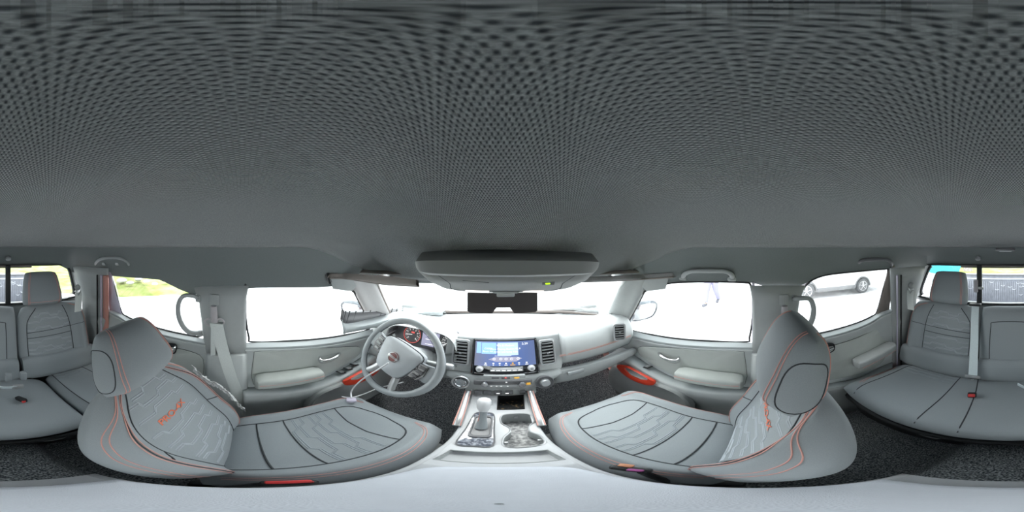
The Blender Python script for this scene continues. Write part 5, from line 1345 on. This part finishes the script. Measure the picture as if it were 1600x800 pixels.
# visors
M['visor'] = mat('visor_cloth', (0.16, 0.155, 0.155), 0.8, noise=0.1, nscale=200)
def visor(P, lbl, m2=None):
    b = Vector(P[0][0]); V_s = thing('sun_visor', lbl, 'sun visor', b)
    rows = []
    top, bot = cr(P[0], 5), cr(P[1], 5)
    for k in range(9):
        t = k/8; rows.append([a+(c_-a)*t+Vector((0, -0.010*sin(pi*t), -0.006*sin(pi*t)))-b for a, c_ in zip(top, bot)])
    for k in range(9):
        t = 1-k/8; rows.append([a+(c_-a)*t+Vector((0, 0.006*sin(pi*t), 0.008*sin(pi*t)))-b for a, c_ in zip(top, bot)])
    MB().grid(rows).build('visor_panel', m2 or M['visor'], V_s)
    mb = MB(); mb.tube([p-b for p in bot], 0.0035, 6); mb.build('visor_edge', M['brown'], V_s)
    return V_s, b
vt = [hull(px, py, 0.045) for px, py in ((515, 428), (540, 427), (600, 431), (650, 437))]; vb = [hull(px, py, 0.055) for px, py in ((515, 434), (545, 436), (600, 444), (655, 447), )]
V_s, b = visor((vt, vb), 'dark folded sun visor above the driver side of the windscreen', M['brown'])
mb = MB(); mb.tube([hull(511, 425, 0.03)-b, hull(512, 432, 0.035)-b, hull(515, 441, 0.03)-b], 0.010, 8); mb.build('visor_pivot', M['black'], V_s)
vt = [hull(px, py, 0.045) for px, py in ((905, 434), (960, 432), (1000, 429), (1052, 427))]; vb = [hull(px, py, 0.055) for px, py in ((905, 440), (960, 438.5), (1000, 436.5), (1052, 433))]
V_s, b = visor((vt, vb), 'thin grey folded sun visor above the passenger side of the windscreen')
# triangular garnish at A pillar tops
for s in (-1, 1):
    P = [(1560-515, 436), (1560-520, 452), (1560-550, 455.5), (1560-563, 440), (1560-562, 436), (1560-540, 431)]
    P3 = mirrored([hull(a, b_, 0.02) for a, b_ in P], s)
    mb = MB(); mb.prism(P3, (s*0.012, 0.01, 0.006)); o = mb.build('trim_corner_garnish', M['plastic'] if s == 1 else M['plastic'], smooth=False, bevel=0.003); struct(o, 'grey corner trim where roof meets windscreen pillar, %s side' % ('passenger' if s == 1 else 'driver'), 'trim')
# roof grab handles
def grab(P, lbl, r=0.009, m='plastic', vert=False):
    b = Vector(P[0]); G = thing('grab_handle', lbl, 'grab handle', b)
    mb = MB(); mb.tube([p-b for p in cr(P, 6)], r, 10, flat=0.75); mb.build('grip', M[m], G)
    for p in (P[0], P[-1]):
        mb = MB(); mb.box(Vector(p)-b, (0.026, 0.034, 0.020) if not vert else (0.022, 0.022, 0.03), 0.006); mb.build('mount', M[m], G)
    return G, b
grab([hull(px, py, o_) for px, py, o_ in ((1068, 434, 0.0), (1069, 429, 0.03), (1080, 424, 0.045), (1106, 423.5, 0.048), (1132, 424, 0.045), (1143, 429, 0.03), (1144, 435, 0.0))], 'roof grab handle above the passenger front window', 0.010)
G, b = grab([hull(px, py, o_) for px, py, o_ in ((1340, 413, 0.0), (1344, 408, 0.03), (1354, 406, 0.045), (1370, 405.5, 0.048), (1386, 406, 0.045), (1393, 411, 0.03), (1393, 416, 0.0))], 'dark roof grab handle above the rear window facing the white car', 0.009, 'btn')
G, b = grab([hull(px, py, o_) for px, py, o_ in ((150, 416, 0.0), (151, 409, 0.03), (160, 404, 0.045), (176, 402.5, 0.048), (190, 404, 0.045), (200, 410, 0.03), (202, 417, 0.0))], 'roof grab handle above the rear window facing the grass', 0.010)
for px in (163, 184):
    mb = MB(); mb.box(hull(px, 412, 0.02)-b, (0.022, 0.02, 0.016), 0.004); mb.build('hinge', M['silver'], G)
# pillar grab handles
grab([side(px, py, o_) for px, py, o_ in ((1241, 466, 0.02), (1250, 466, 0.06), (1265, 467, 0.065), (1271, 480, 0.065), (1270, 495, 0.065), (1264, 510, 0.065), (1256, 520, 0.06), (1246, 521, 0.03))], 'curved vertical grab handle on the pillar behind the passenger front seat', 0.012, vert=True)
grab([side(px, py, o_) for px, py, o_ in ((310, 466, 0.02), (300, 462, 0.05), (286, 463, 0.065), (279, 475, 0.065), (279, 492, 0.065), (285, 508, 0.065), (296, 519, 0.06), (312, 521, 0.03))], 'curved vertical grab handle on the pillar behind the driver seat', 0.011, vert=True)
# roof studs and rear lamp
for px, lbl in ((1528, 'small round roof button above the passenger side of rear window'), (1613, 'small round roof button above the driver side of rear window')):
    p = PY(px, 405, -0.97); mb = MB(); mb.lathe([(0.0001, 0.006), (0.012, 0.006), (0.016, 0.003), (0.017, -0.01)], p, (0, 0.5, -0.85), 16); tag(mb.build('roof_button', M['silver']), lbl, 'button')
p = PY(1571, 388, -0.80)
L_ = thing('rear_roof_lamp', 'small rectangular roof lamp above the rear bench', 'lamp', p+Vector((0, 0, -0.01)))
mb = MB(); mb.box((0, 0, 0.004), (0.095, 0.05, 0.014), 0.005); mb.build('housing', M['btn'], L_)
mb = MB(); mb.box((0, 0, -0.004), (0.06, 0.026, 0.006), 0.003); mb.build('lens', M['silver'], L_)
# =================================================================== SMALL THINGS IN THE CABIN
p = PZ(549, 626, 0.425)
CB = thing('charging_cable', 'white charging cable with grey plug draped over driver seat edge', 'cable', p)
pth = [PZ(549, 622, 0.44), PD(549, 612, 0.60), PD(556, 602, 0.585), PD(570, 590, 0.57), PD(590, 578, 0.55), PD(607, 567, 0.50)]
mb = MB(); mb.tube([q-p for q in cr(pth, 8)], 0.0032, 8); mb.build('cord', M['white'], CB)
pth = [PZ(534, 620, 0.43), PZ(549, 621, 0.435), PD(565, 617, 0.60), PD(590, 607, 0.57), PD(610, 602, 0.54), PD(630, 597, 0.50)]
mb = MB(); mb.tube([q-p for q in cr(pth, 8)], 0.0026, 8); mb.build('cord', M['white'], CB)
mb = MB(); mb.box((0, 0, 0.004), (0.026, 0.036, 0.018), 0.007, Euler((0, 0, -0.6))); mb.build('plug', M['lavender'], CB)
# white strip added in place of a blown highlight beside the driver seat
M['highlight'] = mat('blown_highlight_white', (0.85, 0.82, 0.85), 0.4)
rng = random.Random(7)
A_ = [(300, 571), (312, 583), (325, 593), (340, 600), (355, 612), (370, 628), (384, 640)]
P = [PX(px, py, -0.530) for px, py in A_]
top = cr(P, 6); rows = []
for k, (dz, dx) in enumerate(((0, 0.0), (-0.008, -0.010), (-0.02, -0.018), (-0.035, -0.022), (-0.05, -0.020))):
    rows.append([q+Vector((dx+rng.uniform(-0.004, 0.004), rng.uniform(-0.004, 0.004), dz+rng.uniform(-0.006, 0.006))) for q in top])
o = MB().grid(rows).build('blown_highlight_strip', M['highlight'], smooth=False, solid=0.001); tag(o, 'added white strip standing for a blown highlight along the outer side of the driver seat back', 'highlight')
# wiper seen through the windscreen
mb = MB(); mb.tube([Vector((0.10, 1.09, 0.738)), Vector((0.25, 1.075, 0.735)), Vector((0.45, 1.04, 0.728))], 0.005, 6); o = mb.build('wiper_blade', M['black']); tag(o, 'thin dark wiper blade resting at the windscreen foot', 'wiper')

# =================================================================== OUTSIDE
K = 1.0
GZ = -0.55
def soft(name, c1, c2, sc, rough=0.9, p0=0.4, p1=0.6, det=5):
    m = mat(name, c1, rough, spec=0.2); n = m.node_tree.nodes; l = m.node_tree.links; b = n['Principled BSDF']; tc = n.new('ShaderNodeTexCoord')
    t = n.new('ShaderNodeTexNoise'); t.inputs['Scale'].default_value = sc; t.inputs['Detail'].default_value = det; l.new(tc.outputs['Object'], t.inputs['Vector'])
    r = n.new('ShaderNodeValToRGB'); r.color_ramp.elements[0].position = p0; r.color_ramp.elements[0].color = (*c1, 1); r.color_ramp.elements[1].position = p1; r.color_ramp.elements[1].color = (*c2, 1)
    l.new(t.outputs['Fac'], r.inputs[0]); l.new(r.outputs[0], b.inputs['Base Color']); return m
M['ground'] = soft('pale_concrete', (0.60, 0.59, 0.60), (0.75, 0.75, 0.75), 1.5)
M['grass'] = soft('mown_grass', (0.20, 0.25, 0.06), (0.36, 0.37, 0.16), 1.6, p0=0.35, p1=0.65)
M['stone'] = soft('pale_stones', (0.5, 0.5, 0.5), (0.7, 0.7, 0.7), 8)
M['leaf'] = soft('green_leaves', (0.06, 0.12, 0.025), (0.20, 0.28, 0.07), 5)
M['bark'] = soft('grey_bark', (0.22, 0.19, 0.18), (0.36, 0.32, 0.31), 12)
M['bed'] = mat('worn_grey_bedliner', (0.20, 0.21, 0.24), 0.55, noise=0.3, nscale=14, bump=0.3, bscale=300)
M['teal'] = mat('teal_tarp', (0.02, 0.30, 0.36), 0.6, noise=0.06, nscale=3)
M['carwhite'] = mat('white_car_paint', (0.55, 0.55, 0.56), 0.25, coat=0.6)
M['tyre'] = mat('tyre_rubber', (0.10, 0.10, 0.105), 0.8, noise=0.1)
M['alloy'] = mat('alloy_wheel', (0.7, 0.7, 0.72), 0.3, 0.6)
M['darkglass'] = mat('tinted_car_glass', (0.08, 0.09, 0.10), 0.08, coat=0.5)
M['cladding'] = mat('grey_cladding', (0.16, 0.16, 0.165), 0.6)
M['cloth1'] = mat('pale_blue_trousers', (0.26, 0.25, 0.36), 0.9, noise=0.1)
M['cloth2'] = mat('white_shirt', (0.7, 0.7, 0.7), 0.9)
M['skin'] = mat('skin', (0.55, 0.36, 0.28), 0.6)
M['shoe'] = mat('dark_shoes', (0.12, 0.12, 0.14), 0.6)
mb = MB(); mb.box((0, 0, GZ-0.05), (90, 90, 0.1)); o = mb.build('ground', M['ground'], smooth=False); struct(o, 'pale sunlit paving outside the truck', 'ground')
# grass bank on the driver side rear and behind
def pol(a, d): a = radians(a); return Vector((sin(a)*d, cos(a)*d, 0))
mb = MB(); rows = []
for k, (dd, z) in enumerate(((0, 0.005), (1.2, 0.10), (5, 0.35), (14, 1.1), (24, 1.6))):
    row = []
    for a in range(-176, -98, 4):
        d = lin([(-176, 8.5), (-160, 7.5), (-140, 6.6), (-120, 6.2), (-98, 7.5)], a)+dd
        q = pol(a, d); row.append(Vector((q.x, q.y, GZ+z+0.05*sin(a*3+k))))
    rows.append(row)
o = MB().grid(smooth_rows(rows, 3)).build('grass_bank', M['grass']); tag(o, 'sunlit yellow-green grass bank rising beyond the rear driver side', 'grass', kind='stuff')
mb = MB(); rows = []
for dd, z in ((0, 0.01), (3, 0.4), (14, 1.2)):
    rows.append([Vector((p.x, p.y, GZ+z)) for p in [pol(a, 11+dd) for a in range(160, 188, 4)]])
o = MB().grid(smooth_rows(rows, 3)).build('grass_verge', M['grass']); tag(o, 'yellowish grass verge far behind the truck bed', 'grass', kind='stuff')
# stones in the bank
rng = random.Random(3)
for k in range(7):
    a = -136+3.1*k+rng.uniform(-0.6, 0.6); d = 7.6+1.5*((k*0.618) % 1)
    q = pol(a, d); r = rng.uniform(0.16, 0.32)
    mb = MB(); rows = []
    for i in range(7):
        t = pi*i/6; rows.append([Vector((sin(t)*cos(u)*r*(1+0.18*rng.random()), sin(t)*sin(u)*r*0.7*(1+0.18*rng.random()), cos(t)*r*0.42)) for u in [2*pi*j/9 for j in range(9)]])
    o = mb.grid(rows, True, True).build('stone', M['stone']); o.location = (q.x, q.y, GZ+0.32+0.05*(d-7.4))
    tag(o, '%s pale stone in the grass bank, counted from the rear door pillar' % ('first', 'second', 'third', 'fourth', 'fifth', 'sixth', 'seventh')[k], 'stone', 'stones in the grass bank')
# shrubs: crown of many small leaves
def shrub(loc, rx, rz, n, lbl, leaf=0.09, cat='bush'):
    B = thing('bush', lbl, cat, loc)
    rng = random.Random(int(abs(loc[0]*91+loc[1]*7))); mb = MB()
    for k in range(n):
        t = rng.uniform(0, 2*pi); ph = math.acos(rng.uniform(-0.2, 1)); rr = rng.uniform(0.55, 1.0)
        p = Vector((rx*rr*sin(ph)*cos(t), rx*rr*sin(ph)*sin(t), rz*0.35+rz*0.65*rr*cos(ph)))
        q = Vector((rng.uniform(-1, 1), rng.uniform(-1, 1), rng.uniform(-0.3, 1))).normalized(); u = q.orthogonal().normalized(); v = q.cross(u)
        L1 = leaf*rng.uniform(0.6, 1.3)
        mb.add([p-u*L1, p+v*L1*0.45, p+u*L1, p-v*L1*0.45], [(0, 1, 2, 3)])
    mb.build('foliage', M['leaf'], B, smooth=False)
    mb = MB()
    for k in range(5):
        t = 2*pi*k/5; mb.tube([Vector((0, 0, 0)), Vector((rx*0.25*cos(t), rx*0.25*sin(t), rz*0.35)), Vector((rx*0.5*cos(t), rx*0.5*sin(t), rz*0.7))], [0.03, 0.02, 0.01], 6)
    mb.build('stem', M['bark'], B)
for k, (a, d, rx, rz) in enumerate(((-135, 12.5, 1.0, 0.9), (-129, 12.8, 1.1, 1.0), (-124, 12.3, 0.9, 0.85), (-118, 13.0, 1.1, 0.9))):
    q = pol(a, d); shrub((q.x, q.y, GZ+0.45), rx, rz, 1400, ['bush beyond the grass, nearest the rear door pillar', 'second bush from the rear door pillar, beyond the grass', 'third bush from the rear door pillar, beyond the grass', 'bush beyond the grass, nearest the pillar grab handle'][k])
# tree trunks behind
for a, d, r, lbl in ((164.8, 14.0, 0.32, 'grey tree trunk seen above truck bed beside window latch'),):
    q = pol(a, d); mb = MB(); mb.tube([Vector((0, 0, 0)), Vector((0.05, 0, 0.6)), Vector((0.0, 0, 2.2)), Vector((0.1, 0, 4.5))], [r*1.4, r, r*0.9, r*0.7], 14)
    T_ = thing('tree', lbl, 'tree', (q.x, q.y, GZ+0.3)); mb.build('trunk', M['bark'], T_)
    mb = MB(); rng = random.Random(2)
    for k in range(2500):
        p = Vector((rng.gauss(0, 1.0), rng.gauss(0, 1.0), 5.0+rng.gauss(0, 0.8))); u = Vector((rng.uniform(-1, 1), rng.uniform(-1, 1), rng.uniform(-1, 1))).normalized(); v = u.orthogonal().normalized()
        mb.add([p-u*0.12, p+v*0.06, p+u*0.12, p-v*0.06], [(0, 1, 2, 3)])
    mb.build('foliage', M['leaf'], T_, smooth=False)
# teal tarp-covered load behind, right of view
q0 = PY(1447, 416, -9.0); q1 = PY(1489, 416, -9.0); q2 = PY(1484, 431, -9.0); q3 = PY(1455, 428, -9.0)
bx = q0.x; top = 0.62
mb = MB(); poly = [Vector((q0.x+0.5, -9.0, 1.1)), Vector((q1.x-0.3, -9.0, 1.1)), Vector((q2.x-0.02, -9.0, -0.05)), Vector((q3.x+0.05, -9.0, 0.05)), Vector((q0.x+0.45, -9.0, 0.45))]
mb.prism(poly, (0, -1.6, 0)); TT = thing('market_canopy', 'teal canopy standing beyond the truck, above the rear passenger headrest', 'canopy', (q2.x, -9.0, GZ))
mb.v = [(v[0]-q2.x, v[1]+9.0, v[2]-GZ) for v in mb.v]; mb.build('canopy_cover', M['teal'], TT, smooth=False, bevel=0.03)
for dx, dy in ((0.05, -0.1), (1.3, -0.1), (0.05, -1.5), (1.3, -1.5)):
    mb = MB(); mb.tube([Vector((dx, dy, 0)), Vector((dx, dy, 0.75))], 0.03, 8); mb.build('leg', M['alloy'], TT)

# truck bed
TB = thing('truck_bed', 'ribbed dark grey cargo bed of the truck behind the cab', 'truck bed', (0, -2.1, GZ+0.5))
tb0 = Vector((0, -2.1, GZ+0.5))
def tadd(mb, name, m, par=None, **k):
    mb.v = [tuple(Vector(v)-tb0) for v in mb.v]; return mb.build(name, m, par or TB, **k)
mb = MB(); mb.box((0, -3.02, 0.50), (1.76, 0.06, 0.52), 0.01); tg = tadd(mb, 'tailgate', M['bed'])
mb = MB()
for k in range(44): mb.box((-0.84+0.039*k, -2.982, 0.46), (0.016, 0.018, 0.38), 0.004)
tadd(mb, 'tailgate_ribs', M['bed'], tg)
mb = MB(); mb.box((0, -3.0, 0.775), (1.80, 0.10, 0.03), 0.01); tadd(mb, 'tailgate_cap', M['btn'], tg)
mb = MB(); mb.box((0, -2.96, 0.70), (1.66, 0.02, 0.014), 0.004); tadd(mb, 'tailgate_step', M['ridge'], tg)
for s in (-1, 1):
    mb = MB(); mb.box((s*0.86, -2.08, 0.32), (0.06, 1.86, 0.50), 0.02); tadd(mb, 'side_panel', M['bed'])
    mb = MB(); mb.box((s*0.87, -2.08, 0.575), (0.10, 1.86, 0.03), 0.01); tadd(mb, 'side_rail', M['carwhite'])
mb = MB(); mb.box((0, -2.08, 0.05), (1.72, 1.86, 0.05), 0.01); tadd(mb, 'bed_floor', M['bed'])
mb = MB(); mb.box((0, -1.16, 0.32), (1.72, 0.05, 0.50), 0.01); tadd(mb, 'front_panel', M['bed'])
# scuff marks
M['scuff'] = mat('dusty_scuff', (0.6, 0.62, 0.66), 0.8)
mb = MB(); rng = random.Random(8)
for k in range(26):
    x = rng.uniform(-0.8, 0.85); z = rng.uniform(0.38, 0.66); 
    mb.tube([Vector((x+0.035*cos(t), -2.9705, z-0.02*abs(sin(t)))) for t in [pi*i/5 for i in range(6)]], 0.003, 4)
tadd(mb, 'dust_marks', M['scuff'], tg)['kind'] = 'stuff'

# door mirrors
for s in (-1, 1):
    px0, px1 = (984, 1034) if s == 1 else (524, 574)
    base = Vector((s*0.97, 0.80, 0.675))
    MM = thing('door_mirror', 'blue-grey door mirror outside the %s window' % ('passenger front' if s == 1 else 'driver'), 'door mirror', base)
    oval = crc([Vector((a*s, 0, b)) for a, b in ((-0.10, 0.055), (0.0, 0.072), (0.10, 0.070), (0.132, 0.045), (0.125, -0.005), (0.09, -0.055), (0.02, -0.075), (-0.07, -0.078), (-0.11, -0.06), (-0.125, 0.0))], 4)
    mR = Matrix.Rotation(s*-0.45, 3, 'Z')
    M['mirrorshell'] = M.get('mirrorshell') or mat('blue_grey_mirror_shell', (0.05, 0.068, 0.09), 0.5, spec=0.2)
    mb = MB(); mb.grid([[mR @ Vector((p.x*f, d, p.z*f)) for p in oval] for f, d in ((0.86, -0.006), (0.93, -0.012), (1.0, 0.0), (1.02, 0.03), (0.9, 0.075), (0.5, 0.10), (0.01, 0.105))], True); mb.build('shell', M['mirrorshell'], MM)
    mb = MB(); mb.grid([[mR @ Vector((p.x*f, d, p.z*f)) for p in oval] for f, d in ((0.88, -0.004), (0.01, -0.004))], True)
    mb.build('mirror_glass', M['mirrorglass'], MM)
    mb = MB(); mb.tube([mR @ Vector((-s*0.09, 0.03, -0.03)), Vector((-s*0.20, 0.0, -0.05)), Vector((-s*0.27, -0.01, -0.03))], [0.04, 0.028, 0.03], 10); mb.build('mirror_arm', M['mirrorshell'], MM)

# parked white car
CX = 6.6
CAR = thing('parked_car', 'white car parked on the paving beyond rear passenger door window', 'car', (CX, -3.1, GZ))
prof = [(-2.25, 0.45), (-2.28, 0.75), (-2.15, 1.05), (-1.95, 1.45), (-1.5, 1.62), (-0.2, 1.66), (0.45, 1.55), (0.95, 1.12), (1.9, 1.0), (2.2, 0.85), (2.28, 0.55), (2.2, 0.38), (-2.2, 0.38)]
wheels = (-1.28, 1.30)
P = [Vector((0, a, b)) for a, b in prof]
Pc = crc(P[:-2], 3)[:-3]+[Vector((0, 2.2, 0.36))]
def arch_profile():
    out = [Vector((0, a.y, a.z)) for a in Pc]
    bot = []
    y = 2.2
    for wy in reversed(wheels):
        bot += [Vector((0, wy+0.42, 0.30))]+[Vector((0, wy+0.40*cos(t), 0.34+0.40*sin(t))) for t in [pi*i/8 for i in range(9)]]+[Vector((0, wy-0.42, 0.30))]
    return out+bot+[Vector((0, -2.2, 0.36))]
AP = arch_profile()
mb = MB(); rows = []
for x, f in ((-0.90, 0.93), (-0.92, 1.0), (0.92, 1.0), (0.90, 0.93)):
    rows.append([Vector((x*(1-0.16*max(0, (p.z-1.05))/0.6), p.y, p.z)) for p in AP])
mb.grid([rows[0], rows[2]], True, True); mb.build('body', M['carwhite'], CAR, ang=35)
for sgn in (-1, 1):
    for wp in ([(-1.75, 1.12), (-1.65, 1.42), (-0.95, 1.5), (-0.95, 1.1)], [(-0.87, 1.1), (-0.87, 1.5), (0.0, 1.52), (0.05, 1.08)], [(0.13, 1.08), (0.1, 1.5), (0.4, 1.45), (0.8, 1.10)]):
        mb = MB(); mb.prism([Vector((sgn*(0.905-0.155*max(0, b-1.05)/0.6), a, b)) for a, b in wp], (sgn*0.012, 0, 0)); mb.build('side_window', M['darkglass'], CAR, smooth=False)
    mb = MB(); mb.box((sgn*0.90, 0.0, 0.36), (0.06, 1.75, 0.16), 0.02); mb.build('sill_cladding', M['cladding'], CAR)
    for wy in wheels:
        mb = MB(); mb.tube([Vector((sgn*0.905, wy+0.40*cos(t), 0.34+0.40*sin(t))) for t in [pi*i/10 for i in range(11)]], 0.03, 6); mb.build('wheel_arch', M['cladding'], CAR)
        mb = MB(); mb.lathe([(0.20, -0.10), (0.30, -0.11), (0.335, -0.08), (0.34, 0.06), (0.32, 0.10), (0.22, 0.105), (0.215, 0.06)], (sgn*0.82, wy, 0.34), (sgn, 0, 0), 28); wh = mb.build('wheel', M['tyre'], CAR)
        mb = MB(); mb.lathe([(0.225, 0.10), (0.205, 0.06), (0.0001, 0.05)], (sgn*0.82, wy, 0.34), (sgn, 0, 0), 28); mb.build('rim_dish', M['cladding'], wh)
        mb = MB()
        for k in range(5):
            t = 2*pi*k/5+0.3; mb.tube([Vector((sgn*0.92, wy, 0.34)), Vector((sgn*0.915, wy+0.21*cos(t), 0.34+0.21*sin(t)))], [0.045, 0.03], 6, flat=0.4)
        mb.tube([Vector((sgn*0.915, wy+0.212*cos(t), 0.34+0.212*sin(t))) for t in [2*pi*i/28 for i in range(28)]], 0.014, 5, True)
        mb.build('spokes', M['alloy'], wh)
mb = MB(); mb.box((0, 2.22, 0.62), (1.5, 0.08, 0.14), 0.03); mb.build('grille', M['cladding'], CAR)
for sgn in (-0.7, 0.7):
    mb = MB(); mb.box((sgn, -2.22, 0.92), (0.3, 0.06, 0.22), 0.03); mb.build('tail_lamp', M['buckle'], CAR)
CAR.location = (CX, -3.15, GZ); CAR.rotation_euler = (0, 0, radians(0))

# person walking, seen through the front passenger window
PR = thing('person', 'person in pale blue trousers and white shirt walking outside passenger window', 'person', (5.3, 1.45, GZ), rot=(0, 0, radians(80)))
me = bpy.data.meshes.new('body'); bmv = [((0, 0, 0.95), .13), ((0, 0, 1.15), .12), ((0, 0, 1.35), .15), ((0, 0, 1.46), .08), ((0, 0.01, 1.54), .05), ((0, 0.02, 1.63), .085), ((0, 0.02, 1.72), .08),
       ((0.18, 0, 1.42), .06), ((0.24, -0.08, 1.15), .045), ((0.23, 0.04, 0.92), .032), ((0.23, 0.08, 0.83), .03),
       ((-0.18, 0, 1.42), .06), ((-0.24, 0.06, 1.16), .045), ((-0.22, 0.20, 0.95), .032), ((-0.22, 0.26, 0.88), .03),
       ((0.09, 0.02, 0.88), .10), ((0.10, 0.16, 0.50), .065), ((0.10, 0.24, 0.10), .042), ((0.10, 0.36, 0.05), .035),
       ((-0.09, -0.02, 0.88), .10), ((-0.10, -0.10, 0.50), .065), ((-0.10, -0.34, 0.16), .042), ((-0.10, -0.28, 0.05), .035)]
ed = [(0, 1), (1, 2), (2, 3), (3, 4), (4, 5), (5, 6), (2, 7), (7, 8), (8, 9), (9, 10), (2, 11), (11, 12), (12, 13), (13, 14), (0, 15), (15, 16), (16, 17), (17, 18), (0, 19), (19, 20), (20, 21), (21, 22)]
# five fingers and thumb on each hand
vv = list(bmv)
for wi, sg in ((10, 1), (14, -1)):
    wp = Vector(vv[wi][0])
    for k in range(5):
        off = Vector((0.006*sg, -0.024+0.012*k, 0)) if k < 4 else Vector((-0.005*sg, 0.03, 0.01))
        tip = off+Vector((0.0, 0.02 if k < 4 else 0.035, -0.085+0.006*abs(k-1.5) if k < 4 else -0.03))
        a_ = len(vv); vv.append((tuple(wp+off+Vector((0, 0, -0.03 if k < 4 else 0))), .011)); vv.append((tuple(wp+tip), .008)); ed += [(wi, a_), (a_, a_+1)]
me.from_pydata([v[0] for v in vv], ed, [])
bo = bpy.data.objects.new('body', me); COL.objects.link(bo); bo.parent = PR; me.materials.append(M['skin'])
sk = bo.modifiers.new('skin', 'SKIN'); 
bm = bmesh.new(); bm.from_mesh(me); lay = bm.verts.layers.skin.verify()
bm.verts.ensure_lookup_table()
for i, v in enumerate(bm.verts): v[lay].radius = (vv[i][1], vv[i][1]); v[lay].use_root = (i == 0)
bm.to_mesh(me); bm.free()
sb = bo.modifiers.new('sub', 'SUBSURF'); sb.levels = 1; sb.render_levels = 2
for sg, ptl in ((1, [(0.09, 0.0, 0.98), (0.10, 0.10, 0.68), (0.10, 0.17, 0.48), (0.10, 0.24, 0.12)]), (-1, [(-0.09, 0.0, 0.98), (-0.10, -0.06, 0.68), (-0.10, -0.12, 0.48), (-0.10, -0.33, 0.17)])):
    mb = MB(); mb.tube(cr([Vector(p) for p in ptl], 4), [0.135-0.055*i/12 for i in range(13)], 14); mb.build('trouser_leg', M['cloth1'], PR)
mb = MB(); mb.tube(cr([Vector(p) for p in ((0, 0, 0.92), (0, 0, 1.1), (0, 0, 1.34), (0, 0, 1.47))], 3), [0.165, 0.16, 0.158, 0.155, 0.16, 0.165, 0.17, 0.165, 0.13, 0.07], 16, flat=1); mb.build('shirt', M['cloth2'], PR)
for sg, A_ in ((1, ((0.12, 0, 1.42), (0.20, -0.02, 1.36), (0.245, -0.08, 1.14))), (-1, ((-0.12, 0, 1.42), (-0.20, 0.02, 1.36), (-0.245, 0.06, 1.15)))):
    mb = MB(); mb.tube([Vector(p) for p in A_], [0.085, 0.075, 0.06], 12); mb.build('sleeve', M['cloth2'], PR)
mb = MB(); mb.box((0.10, 0.32, 0.045), (0.10, 0.27, 0.09), 0.035); mb.build('shoe', M['shoe'], PR)
mb = MB(); mb.box((-0.10, -0.30, 0.09), (0.10, 0.27, 0.09), 0.035, Euler((-0.5, 0, 0))); mb.build('shoe', M['shoe'], PR)
mb = MB(); mb.lathe([(0.0001, 0.11), (0.06, 0.10), (0.095, 0.05), (0.10, 0.0), (0.09, -0.03)], (0, 0.0, 1.69), (0, -0.15, 1), 16); mb.build('hair', M['bark'], PR)
mb = MB(); mb.box((0, 0.112, 1.655), (0.02, 0.03, 0.04), 0.008); mb.build('nose', M['skin'], PR)
